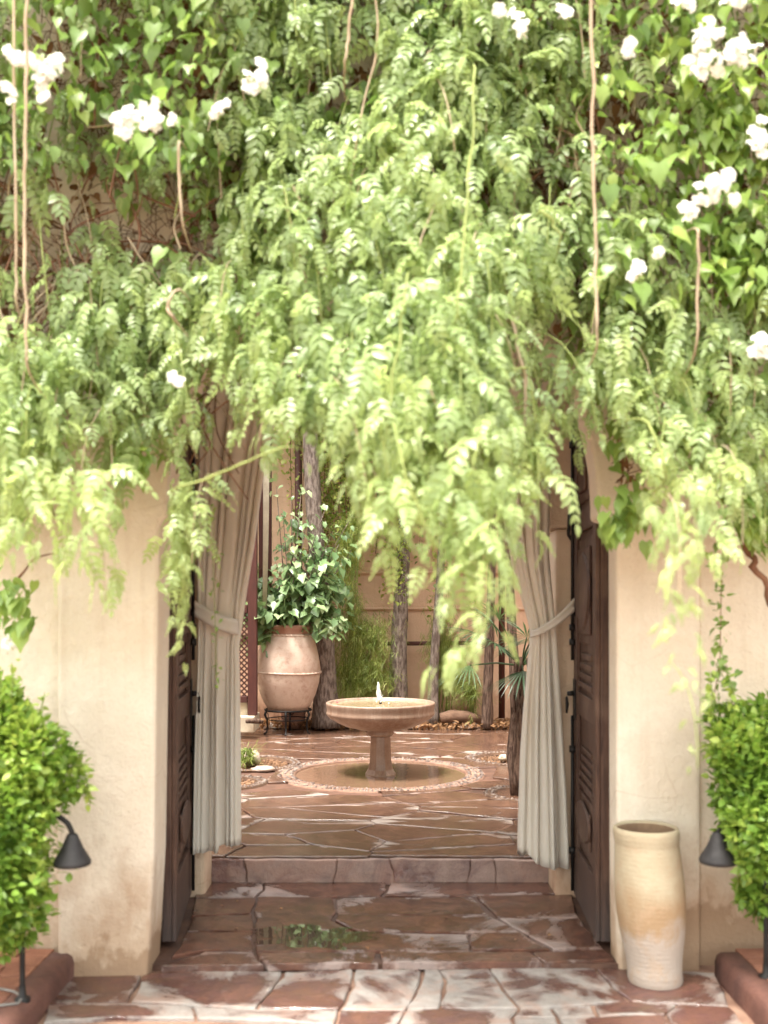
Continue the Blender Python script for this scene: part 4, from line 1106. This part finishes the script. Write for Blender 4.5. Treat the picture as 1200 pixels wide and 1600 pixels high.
wispy('small_plant', 'small pale weedy plant in the bed left of the rough young trunk', [(at(735, 1075, 12.2), Vector((.16, .12, .2)))], 320, 6, .2, 'plant')
wispy('small_plant', 'small green plant beside the grey rock in the left pit', [(gnd(384, 1196, .14)+Vector((0, 0, .05)), Vector((.07, .06, .08)))], 80, 9, -.3, 'plant')
wispy('leafy_shrub', 'airy yellow green bush between the jar plant and the feathery shrub', [(at(548, 850, 12.1), Vector((.20, .2, .28))), (at(560, 815, 12.1), Vector((.22, .2, .2))), (at(535, 890, 12.1), Vector((.16, .15, .3))), (at(552, 950, 12.15), Vector((.16, .15, .3)))], 1100, 12, .4, mat=LEAF_T)
# vines over the back wall
bv = thing('wall_vine', (0, 12.55, 3.7), 'small leaved vine hanging in strands down the back wall', 'vine')
r = random.Random(77); items = []
VL = [make_simple_leaf(.05, .02, .2, .3)]
for k in range(120):
    if k < 70: x = r.uniform(-2.4, 2.4); lo = r.choice([700, 740, 780, 840, 880])
    elif k < 95: x = at(r.gauss(535, 22), 0, 12.4).x; lo = r.uniform(800, 960)
    elif k < 112: x = at(r.gauss(610, 14), 0, 12.4).x; lo = r.uniform(840, 960)
    else: x = at(r.gauss(720, 20), 0, 12.4).x; lo = r.uniform(860, 1000)
    
    z1 = at(0, lo, 12.4).z; z0 = r.uniform(3.5, 4.3); n = int((z0-z1)/.035); y = 12.45-r.uniform(0, .35)
    pts = []
    for q in range(n):
        z = z0-(z0-z1)*q/n; xx = x+.06*noise.noise(Vector((k*3.3, z*1.5, 0)))+.02*math.sin(z*5+k); pts.append((xx, y, z))
        for _q in range(2): items.append((0, (xx+r.gauss(0, .035), y+r.gauss(0, .03), z+r.gauss(0, .02)), rand_rot(r), r.uniform(.6, 1.3), min(1, max(0, r.gauss(.65, .25)))))
    if len(pts) > 3 and k % 2 == 0: MB().tube(pts[::max(1, len(pts)//7)], .004, 4, False).build('stem', STEMD, bv, True)
merged('foliage', VL, items, LEAF_T, bv)
items = []
for k in range(7000):
    x = r.uniform(-4, 4); items.append((0, (x, 12.5+r.gauss(0, .3), 3.9+r.gauss(0, .3)+.3*noise.noise(Vector((x*1.3, 0, 0)))), rand_rot(r), r.uniform(1, 2), min(1, max(0, r.gauss(.55, .25)))))
merged('crest_foliage', VL, items, LEAF_T, bv)

# ================================================================= HEDGES
HL = [make_simple_leaf(.040, .0135, .2, .2), make_simple_leaf(.034, .0135, .35, .1), make_simple_leaf(.037, .015, .1, .3, 'heart')]
def hedge(blobs, sprigs, n, seed, label, base):
    r = random.Random(seed); t = thing('box_hedge', base, label, 'hedge'); items = []
    for c, rad in blobs:
        MB().tube([Vector(base), (Vector(base)+c)/2+Vector((r.uniform(-.05, .05), 0, .05)), c], [.014, .010, .006], 6).build('stem', STEMD, t, True)
    tot = sum(b[1]**2 for b in blobs)
    for c, rad in blobs:
        for k in range(int(n*rad**2/tot)):
            v = Vector((r.gauss(0, 1), r.gauss(0, 1), r.gauss(0, 1))).normalized()
            d = rad*(1-abs(r.gauss(0, .22)))*(1+.34*noise.noise(v*2.2+c*3)+.26*noise.noise(v*6+c)); p = c+v*d
            if p.z < .10 or p.y > 4.54: continue
            az = math.atan2(v.y, v.x)+r.gauss(0, .9)
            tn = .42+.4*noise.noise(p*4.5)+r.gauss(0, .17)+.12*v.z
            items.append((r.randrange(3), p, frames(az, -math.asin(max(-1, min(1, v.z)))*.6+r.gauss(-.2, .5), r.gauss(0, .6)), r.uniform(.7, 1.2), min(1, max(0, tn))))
    for (p0, p1) in sprigs:
        MB().tube([p0, p0.lerp(p1, .5)+Vector((.01, 0, .01)), p1], [.003, .0025, .0015], 4).build('twig', STEMG, t, True)
        for k in range(int((p1-p0).length/.009)):
            u = r.random(); items.append((r.randrange(3), p0.lerp(p1, u)+Vector((r.gauss(0, .008),)*3), rand_rot(r), r.uniform(.6, 1.0), r.uniform(.4, .9)))
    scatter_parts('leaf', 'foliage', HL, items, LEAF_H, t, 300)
    return t
def bl(lst, Y): return [(at(px, py, Y+dy), rp/F*Y) for px, py, rp, dy in lst]
hedge(bl([(-10, 1165, 80, .05), (45, 1185, 62, .0), (98, 1215, 36, .05), (-8, 1270, 80, -.05), (45, 1240, 52, .0), (-10, 1370, 85, -.05), (25, 1345, 46, .02), (0, 1430, 62, .0), (-90, 1300, 130, 0), (-10, 1110, 50, .1), (-80, 1180, 110, .1), (20, 1400, 45, .05)], 3.95),
      [(at(15, 1110, 3.95), at(18, 1035, 3.95)), (at(50, 1140, 3.95), at(70, 1082, 3.95)), (at(110, 1200, 3.95), at(148, 1195, 3.95)), (at(120, 1225, 3.95), at(150, 1232, 3.95)), (at(0, 1100, 3.9), at(-5, 1040, 3.9)), (at(75, 1150, 3.95), at(110, 1150, 3.95)), (at(60, 1300, 3.95), at(115, 1355, 3.98)), (at(10, 1430, 3.95), at(30, 1490, 3.95)), (at(130, 1210, 4.0), at(140, 1260, 4.0))],
      17000, 5, 'bright green clipped box hedge at the left edge of the wall', (-1.95, 4.1, .03))
hedge(bl([(1180, 1190, 62, .05), (1148, 1165, 40, .0), (1215, 1180, 90, .1), (1190, 1255, 62, .0), (1160, 1240, 46, .05), (1178, 1335, 34, -.06), (1172, 1290, 38, -.08), (1210, 1300, 62, .0), (1180, 1320, 35, .0), (1255, 1300, 110, .05), (1190, 1400, 32, .05), (1168, 1392, 18, .05), (1230, 1400, 50, .1), (1125, 1125, 24, .1)], 4.2),
      [(at(1125, 1140, 4.2), at(1105, 1105, 4.2)), (at(1110, 1120, 4.2), at(1108, 1050, 4.2)), (at(1150, 1120, 4.2), at(1135, 1045, 4.2)), (at(1180, 1140, 4.2), at(1195, 1100, 4.2)), (at(1150, 1390, 4.2), at(1150, 1370, 4.2)), (at(1120, 1180, 4.2), at(1098, 1165, 4.2))],
      13000, 6, 'bright green clipped box hedge at the right edge above the lamp', (1.95, 4.25, .03))

# ================================================================= VINES ON THE WALL
FR = [make_frond(k, pairs=[5, 6, 5, 4][k % 4], L=[.17, .20, .155, .13][k % 4], a0=[-10, -40, -25, -55, 10][k % 5], a1=[-88, -84, -80, -89][k % 4]) for k in range(10)]
vine = thing('trumpet_vine', (-2.2, 4.4, 0), 'pale green feathery climbing vine cascading over the doorway arch', 'vine')
ENV = [(-300, 860), (0, 870), (60, 880), (110, 850), (135, 800), (170, 770), (240, 755), (262, 800), (285, 815), (312, 720), (335, 640), (380, 700), (440, 755), (500, 745), (560, 800), (600, 890), (650, 890), (690, 930), (740, 985), (790, 940), (830, 860), (870, 755), (920, 700), (960, 690), (1000, 770), (1060, 820), (1100, 850), (1150, 870), (1200, 880), (1500, 880)]
def depth(px, py):
    b = math.exp(-((px-680)/190)**2)*min(1, max(0, (py-150)/550))
    l = math.exp(-((px-30)/150)**2)*min(1, max(0, (py-450)/350))+.75*math.exp(-((px-1060)/140)**2)*min(1, max(0, (py-450)/350))+.6*math.exp(-((px-420)/120)**2)*min(1, max(0, (py-300)/350))
    return 4.05-.85*b-.45*l
GAPS = [(215, 325, 75, 70, .93), (120, 270, 50, 110, .6), (60, 420, 100, 110, .7), (865, 250, 45, 90, .9), (520, 500, 30, 50, .8), (1005, 500, 45, 50, .75), (870, 560, 30, 80, .7), (610, 470, 14, 40, .7), (610, 655, 40, 16, .7), (95, 30, 120, 60, .5), (380, 60, 60, 60, .6), (345, 600, 40, 50, .65), (1110, 250, 120, 200, .62), (1010, 130, 80, 130, .35), (190, 100, 170, 110, .55), (140, 680, 50, 40, .6), (890, 480, 20, 80, .6), (480, 640, 40, 20, .5), (330, 240, 70, 60, .35), (740, 680, 20, 50, .4)]
def gapped(r, p):
    px = CX+p.x/p.y*F; py = HY-(p.z-EYE)/p.y*F
    for gx, gy, rx, ry, pr in GAPS:
        if ((px-gx)/rx)**2+((py-gy)/ry)**2 < 1 and r.random() < pr: return True
    q = noise.noise(Vector((p.x*2.6, p.y*1.0, p.z*2.0)))
    return q < -.24 and r.random() < .75 and py < 640
r = random.Random(12); fronds = []; stems = []
def shoot(tip, L, r, spread=.25, back=None, dens=.048, yng=0.0, size=1.0, check=True, rad=.0028):
    o = tip+Vector((r.uniform(-spread, spread), 0, L*.92)); o.y = min(4.42, tip.y+(back if back is not None else r.uniform(.15, .5)))
    c = (o+tip)/2; c.y = tip.y-.02; c.x = tip.x+(o.x-tip.x)*.35; c.z = o.z-.15*L
    n = int(L/dens); pts = []
    for i in range(n+1):
        u = i/n; p = o*(1-u)**2+c*2*u*(1-u)+tip*u*u; pts.append(p)
    for i in range(1, n+1):
        u = i/n; p = pts[i]
        for sg in (-1, 1):
            if r.random() < .2: continue
            if check and gapped(r, p): continue
            az = -PI/2+sg*R(42)+r.gauss(0, .6)
            if r.random() < .12: az += PI
            tn = .34+.22*u+yng+r.gauss(0, .17)+.3*noise.noise(p*2.2)
            fronds.append((r.randrange(10), p+Vector((r.gauss(0, .022), r.gauss(0, .02), r.gauss(0, .015))), frames(az, r.gauss(.05, .32), r.gauss(0, .35)), size*r.choice((.6, .8, .95, 1.05, 1.2))*r.uniform(.9, 1.1)*(1-.45*max(0, u-.7)/.3), min(1, max(0, tn))))
    stems.append((pts, rad))
k = 0
for _ in range(900):
    px = r.uniform(-260, 1460); e = lerp(ENV, px)
    py = e-60-(r.random()**1.15)*(e+420)
    Y = depth(px, py)+r.uniform(-.06, .30)
    if 950 < px < 1210 and py < 420 and r.random() < .45: continue
    if px < 330 and py < 230 and r.random() < .4: continue
    if _ > 560: break
    low = min(1, max(0, (py-480)/350))
    shoot(at(px, py, min(Y, 4.36)), r.uniform(.35, .75), r, .22, None, .066, .18*low, 1.0+.12*low)
for _ in range(290):
    if _ >= 190: px = r.uniform(350, 930); py = r.uniform(90, 430)
    elif _ < 85: px = r.uniform(540, 900); py = r.uniform(430, 760)
    elif _ < 145: px = r.uniform(110, 540); py = r.uniform(470, 710)
    elif _ < 165: px = r.uniform(820, 960); py = r.uniform(500, 690)
    else: px = r.uniform(-40, 200); py = r.uniform(560, 830)
    shoot(at(px, py, min(4.2, depth(px, py)+r.uniform(.0, .5))), r.uniform(.35, .6), r, .2, None, .06, .05, 1.05)
# fringe shoots following the lower outline
for _ in range(105):
    px = r.uniform(-80, 1280); e = lerp(ENV, px); py = e-r.uniform(10, 190)
    shoot(at(px, py, depth(px, py)+r.uniform(-.12, .12)), r.uniform(.25, .55), r, .22, None, .075, .22, r.uniform(.7, 1.05))
# single hanging strands with a place of their own
for (px, py, Y, L, sz) in ((283, 1030, 3.95, .75, .62), (268, 960, 3.95, .6, .65), (285, 1000, 3.92, .5, .7), (280, 920, 3.9, .5, .7), (292, 985, 3.9, .55, .6), (300, 880, 3.8, .4, .8), (735, 1000, 3.05, .5, .8), (765, 985, 3.0, .5, .8), (705, 930, 3.1, .45, .9), (780, 940, 3.1, .5, .9),
                            (130, 905, 3.3, .4, .9), (165, 940, 3.4, .35, .7), (70, 880, 3.4, .4, 1), (30, 860, 3.4, .4, 1), (840, 830, 3.5, .4, 1), (600, 870, 3.2, .4, 1), (640, 890, 3.1, .4, 1),
                            (1060, 960, 2.9, .4, .55), (1085, 930, 3.0, .4, .6), (1050, 1020, 2.85, .5, .45), (1090, 1200, 2.8, .3, .3), (1080, 1060, 2.8, .5, .4), (1105, 870, 3.4, .4, .9), (1160, 850, 3.4, .4, .9)):
    shoot(at(px, py, Y), L, r, .05, .25, .045, .35, sz, False, .0018)
# frond tips pointing out at the lower right of the cascade
for (px, py) in ((705, 1050), (725, 1030), (686, 1065), (745, 1010), (715, 1040)):
    for q in range(2): fronds.append((r.randrange(10), at(px+r.uniform(-10, 10), py-25, 3.0), frames(R(r.uniform(150, 260)), .1, 0), .6, .8))
for k, (pts, rad) in enumerate(stems):
    if k % 3 == 0: MB().tube(pts[::3] if len(pts) > 9 else pts, rad, 4, False).build('stem', STEMG if k % 6 else STEMM, vine, True)
scatter_parts('leaf', 'foliage', FR, fronds, LEAF_V, vine, 300)
print('fronds', len(fronds))
# bare hanging stems
def bez(pts, n=14):
    pts = [Vector(p) for p in pts]; out = []
    for i in range(len(pts)-1):
        a, b, c, d = pts[max(0, i-1)], pts[i], pts[i+1], pts[min(len(pts)-1, i+2)]
        for q in range(n//2):
            u = q/(n//2); out.append(.5*((2*b)+(c-a)*u+(2*a-5*b+4*c-d)*u*u+(3*b-a-3*c+d)*u**3))
    return out+[pts[-1]]
for lst, rad, mt in (
    ([(43, -120, 3.62), (42, 100, 3.6), (38, 300, 3.6), (40, 480, 3.6), (43, 605, 3.6)], .0085, STEMM),
    ([(22, -120, 3.7), (22, 150, 3.7), (26, 400, 3.7), (24, 500, 3.72)], .007, STEMM),
    ([(923, -120, 3.55), (925, 100, 3.55), (929, 330, 3.55), (932, 470, 3.55), (934, 560, 3.55)], .0085, STEMM),
    ([(278, 200, 3.85), (280, 280, 3.85), (286, 370, 3.85)], .008, STEMM),
    ([(275, 500, 3.6), (262, 480, 3.6), (280, 440, 3.6)], .009, STEMM),
    ([(555, -60, 3.9), (545, 60, 3.9), (535, 110, 3.9)], .008, STEMM),
    ([(440, 280, 3.95), (455, 350, 3.95), (480, 450, 3.9), (492, 540, 3.85)], .008, STEMM),
    ([(450, 270, 4.0), (480, 340, 4.0), (505, 390, 4.0)], .007, STEMM),
    ([(800, 480, 3.7), (808, 540, 3.7), (820, 590, 3.7), (822, 640, 3.7)], .009, STEMM),
    ([(840, 320, 3.7), (865, 350, 3.7), (880, 385, 3.7)], .008, STEMG),
    ([(1095, 330, 3.7), (1090, 450, 3.7), (1087, 580, 3.7)], .008, STEMM),
    ([(985, 580, 3.9), (968, 560, 3.9), (990, 490, 4.0)], .007, STEMM),
    ([(1000, 470, 4.1), (975, 530, 4.0), (965, 560, 4.0)], .006, STEMM),
    ([(640, 400, 3.4), (625, 520, 3.3), (605, 660, 3.25), (600, 720, 3.25)], .006, STEMG),
    ([(745, 60, 3.6), (735, 250, 3.5), (720, 420, 3.4), (712, 520, 3.35)], .006, STEMG),
    ([(250, 770, 3.3), (330, 745, 3.25), (400, 715, 3.2), (470, 690, 3.2)], .006, STEMG),
    ([(690, 880, 3.0), (640, 760, 3.0), (610, 640, 3.1)], .005, STEMG),
    ([(1000, 640, 3.4), (1030, 700, 3.35), (1045, 760, 3.35)], .007, STEMG),
    ([(0, 955, 4.3), (30, 900, 4.2), (70, 860, 4.1)], .008, STEMD),
    ([(1140, 780, 4.3), (1165, 850, 4.3), (1190, 905, 4.32), (1235, 1020, 4.4), (1290, 1250, 4.4), (1320, 1505, 4.35)], .020, STEMD),
    ([(540, 360, 3.9), (560, 200, 4.0), (590, 60, 4.0), (580, -80, 4.0)], .006, STEMM),
):
    pts = bez([at(*p) for p in lst]); n = len(pts)
    for i in range(n):
        e = max(0, 1-min(i, n-1-i)/3.0)
        pts[i] = pts[i]+Vector((noise.noise(Vector((i*.45, lst[0][0], 0))), noise.noise(Vector((i*.5, 3, lst[0][0]))), 0))*(.014 if rad < .015 else .03)
        if not (i < n/2 and lst[0][1] < 0) and rad < .015: pts[i].y += .22*e*e
    MB().tube(pts, [rad*.72*(1-.6*max(0, 1-min(i, n-1-i)/4.0))*(1-.25*i/n)*(1.25 if i % 5 == 2 else 1) for i in range(n)], 7, False).build('stem', mt, vine, True)

# creeper behind with heart shaped leaves, brown twigs, dry leaves, flowers
crp = thing('wall_creeper', (2.3, 4.45, 0), 'dark green heart leaved creeper with white flower clusters on the wall behind the feathery vine', 'creeper')
r = random.Random(55)
CL = [make_simple_leaf(.065, .032, .2, .3, 'heart'), make_simple_leaf(.055, .026, .3, .4, 'heart'), make_simple_leaf(.05, .018, .3, .3)]
CENV = [(-400, 880), (0, 860), (60, 780), (110, 660), (200, 640), (300, 640), (345, 520), (400, 400), (600, 380), (800, 400), (858, 520), (900, 600), (940, 640), (970, 820), (1000, 800), (1050, 700), (1120, 800), (1200, 840), (1600, 850)]
items = []
for _ in range(11500):
    px = r.uniform(-350, 1550); e = lerp(CENV, px); py = e-r.random()**.9*(e+430)
    Y = 4.40-abs(r.gauss(0, .11)); heavy = (px > 930 and py < 470) or (px < 330 and py < 260)
    if heavy: Y -= r.uniform(0, .38)
    elif r.random() < .30: continue
    p = at(px, py, Y)
    if p.y > 4.43: continue
    if r.random() < .12*0: continue
    if any(((px-gx)/rx)**2+((py-gy)/ry)**2 < .8 for gx, gy, rx, ry, pr in GAPS[:5]+[GAPS[6]]) and r.random() < .8: continue
    nz = noise.noise(p*2.4)
    if nz < -.28 and not heavy: continue
    tn = .38+.3*nz+r.gauss(0, .16)+(.18 if px > 930 else 0)
    items.append((r.randrange(3), p, frames(-PI/2+r.gauss(0, .8), r.gauss(.75, .35), r.gauss(0, .4)), r.uniform(.7, 1.35), min(1, max(0, tn))))
# little creeper tufts and trailing strands
for (px, py, rp, n) in ((985, 800, 30, 60), (960, 825, 16, 24), (18, 930, 24, 50), (30, 975, 20, 24), (1180, 800, 60, 120), (1060, 640, 70, 120), (205, 720, 30, 40), (1130, 200, 90, 250), (1160, 400, 70, 160)):
    for q in range(n):
        p = at(px+r.gauss(0, rp*.6), py+r.gauss(0, rp*.6), 4.15+r.uniform(-.15, .15)); items.append((r.randrange(2), p, frames(-PI/2+r.gauss(0, .8), r.gauss(.7, .35), 0), r.uniform(.7, 1.2), r.uniform(.3, .75)))
for lst in ([(1130, 800), (1128, 880), (1126, 960), (1124, 1040), (1112, 1100)], [(1150, 1120), (1140, 1080), (1135, 1040)]):
    pts = bez([at(px, py, 4.25) for px, py in lst]); MB().tube(pts, .002, 4, False).build('stem', STEMD, crp, True)
    for p in pts:
        for q in range(3): items.append((r.randrange(3), p+Vector((r.gauss(0, .018), r.gauss(0, .01), r.gauss(0, .015))), rand_rot(r), r.uniform(.35, .7), r.uniform(.1, .6)))
for lst in ([(335, 790), (333, 880), (336, 960), (338, 1060)],):      # faint strand before the left curtain
    pts = bez([at(px, py, 4.6) for px, py in lst], 20); MB().tube(pts, .0015, 4, False).build('stem', STEMG, crp, True)
    for i, p in enumerate(pts):
        if i % 7 < 3:
            for q in range(3): items.append((2, p+Vector((r.gauss(0, .014), 0, r.gauss(0, .015))), rand_rot(r), r.uniform(.4, .6), r.uniform(.3, .8)))
scatter_parts('leaf', 'foliage', CL, items, LEAF_I, crp, 300)
print('creeper', len(items))
items = []
for _ in range(7000):
    px = r.uniform(-350, 1550); e = lerp(CENV, px)-40; py = e-r.random()*(e+430)
    p = at(px, py, 4.47-abs(r.gauss(0, .05)))
    if noise.noise(p*1.7+Vector((5, 0, 0))) < -.22: continue
    if ((px-215)/60)**2+((py-330)/50)**2 < 1: continue
    items.append((r.randrange(3), p, rand_rot(r), r.uniform(.5, 1.1), r.random()*.7))
merged('dry_leaves', CL, items, DRYL, crp)
for k in range(300):
    if k < 110: px, py = r.gauss(80, 90), r.gauss(380, 110)
    elif k < 150: px, py = r.gauss(880, 30), r.gauss(280, 110)
    elif k < 180: px, py = r.gauss(345, 40), r.gauss(560, 60)
    else: px = r.uniform(-200, 1400); py = r.uniform(-200, lerp(CENV, min(1400, max(-200, px)))-60)
    Y = r.uniform(4.2, 4.46); a = at(px, py, Y); L = r.uniform(.15, .45); ang = r.gauss(0, .55)
    b = a+Vector((math.sin(ang)*L, r.uniform(-.1, .03), -math.cos(ang)*L)); c = (a+b)/2+Vector((r.gauss(0, .05), -.03, 0)); b.y = min(b.y, 4.47)
    MB().tube(bez([a, c, b], 8), r.uniform(.002, .0055), 5, False).build('twig', STEMD if r.random() < .7 else STEMM, crp, True)
# dense mat of dry twigs against the wall
m = MB()
for k in range(12000):
    px = r.uniform(-350, 1550); e = lerp(CENV, px)-60; py = e-r.random()*(e+430); a = at(px, py, 4.478-abs(r.gauss(0, .03)))
    if noise.noise(a*1.3+Vector((2, 0, 7))) < -.25: continue
    ang = r.uniform(0, 2*PI); L = r.uniform(.05, .16); b = a+Vector((math.cos(ang)*L, r.uniform(-.04, .0), math.sin(ang)*L)); m.tube([a, (a+b)/2+Vector((0, -.01, .012)), b], r.uniform(.0013, .0028), 3, False)
o = m.build('twig_mat', STEMD, crp, True); o['kind'] = 'stuff'

def blossom(seed):
    r = random.Random(seed); m = MB()
    for k in range(5):
        a = 2*PI*k/5+r.uniform(-.15, .15); d = Vector((.55, math.cos(a), math.sin(a))).normalized(); nr = Vector((1, -.5*math.cos(a), -.5*math.sin(a)))
        s = nr.cross(d).normalized(); L = .030*r.uniform(.9, 1.15); W = .015
        def P(t_, s2, h=0): return d*(L*t_)+s*(W*s2)+Vector((1, 0, 0))*(h-.35*L*t_*t_)
        m.add([P(0, 0), P(.4, .7, .002), P(.45, 0), P(.4, -.7, .002), P(.85, .95, .004), P(.9, 0), P(.85, -.95, .004), P(1.15, .4, -.003), P(1.12, -.4, -.003)],
              [(0, 2, 1), (0, 3, 2), (1, 2, 5, 4), (2, 3, 6, 5), (4, 5, 7), (5, 6, 8), (5, 8, 7)])
    m.tube([Vector((-.03, 0, .004)), Vector((0, 0, 0))], [.003, .006], 5, False)
    return m.mesh('blossom')
BM = [blossom(k) for k in range(4)]
for me in BM: me.materials.append(PETAL); me.polygons.foreach_set('use_smooth', [True]*len(me.polygons))
for (px, py, sx, sy, n) in ((22, 88, 20, 14, 6), (72, 120, 20, 42, 13), (195, 195, 22, 20, 8), (235, 185, 30, 18, 10), (340, 168, 14, 16, 5), (400, 132, 18, 28, 8), (12, 150, 9, 14, 3), (808, 38, 22, 14, 5), (878, 18, 14, 9, 3), (985, 76, 11, 14, 3), (1095, 62, 26, 26, 11), (1145, 82, 36, 26, 13),
                            (1100, 105, 26, 14, 6), (1188, 215, 18, 30, 8), (1112, 298, 26, 22, 9), (1080, 325, 14, 16, 4), (1142, 275, 12, 10, 3), (995, 416, 13, 12, 3), (1030, 393, 9, 9, 2), (1192, 540, 16, 26, 6), (12, 1005, 16, 12, 4), (1070, 2, 16, 8, 3), (1140, 4, 14, 8, 3), (275, 592, 12, 16, 3)):
    Y = 3.65 if py < 900 else 4.1
    cl_ = bpy.data.objects.new('flower_cluster', None); C.objects.link(cl_); cl_.location = at(px, py, Y); adopt(cl_, crp)
    for q in range(int(n*1.5)):
        o = bpy.data.objects.new('blossom', r.choice(BM)); C.objects.link(o)
        p = Vector((r.gauss(0, sx*.5)*Y/F, r.gauss(0, .015), r.gauss(0, sy*.5)*Y/F))
        o.matrix_basis = Matrix.LocRotScale(p, frames(-PI/2+r.gauss(0, .6), r.gauss(-.1, .4), r.uniform(0, 6)).to_quaternion(), Vector((r.uniform(.6, .9),)*3))
        o.parent = cl_
# fallen leaf bits on the paving
m = []
for k in range(26):
    m.append((0, gnd(r.uniform(300, 900), r.uniform(1390, 1590), 0)+Vector((0, 0, .006 if k % 2 else .006)), frames(r.uniform(0, 6), r.uniform(-.15, .1), 0), r.uniform(.15, .4), r.random()))
m = [q for q in m if q[1].y > 4.62]
merged('fallen_leaves', CL, m, DRYL, None)['kind'] = 'stuff'
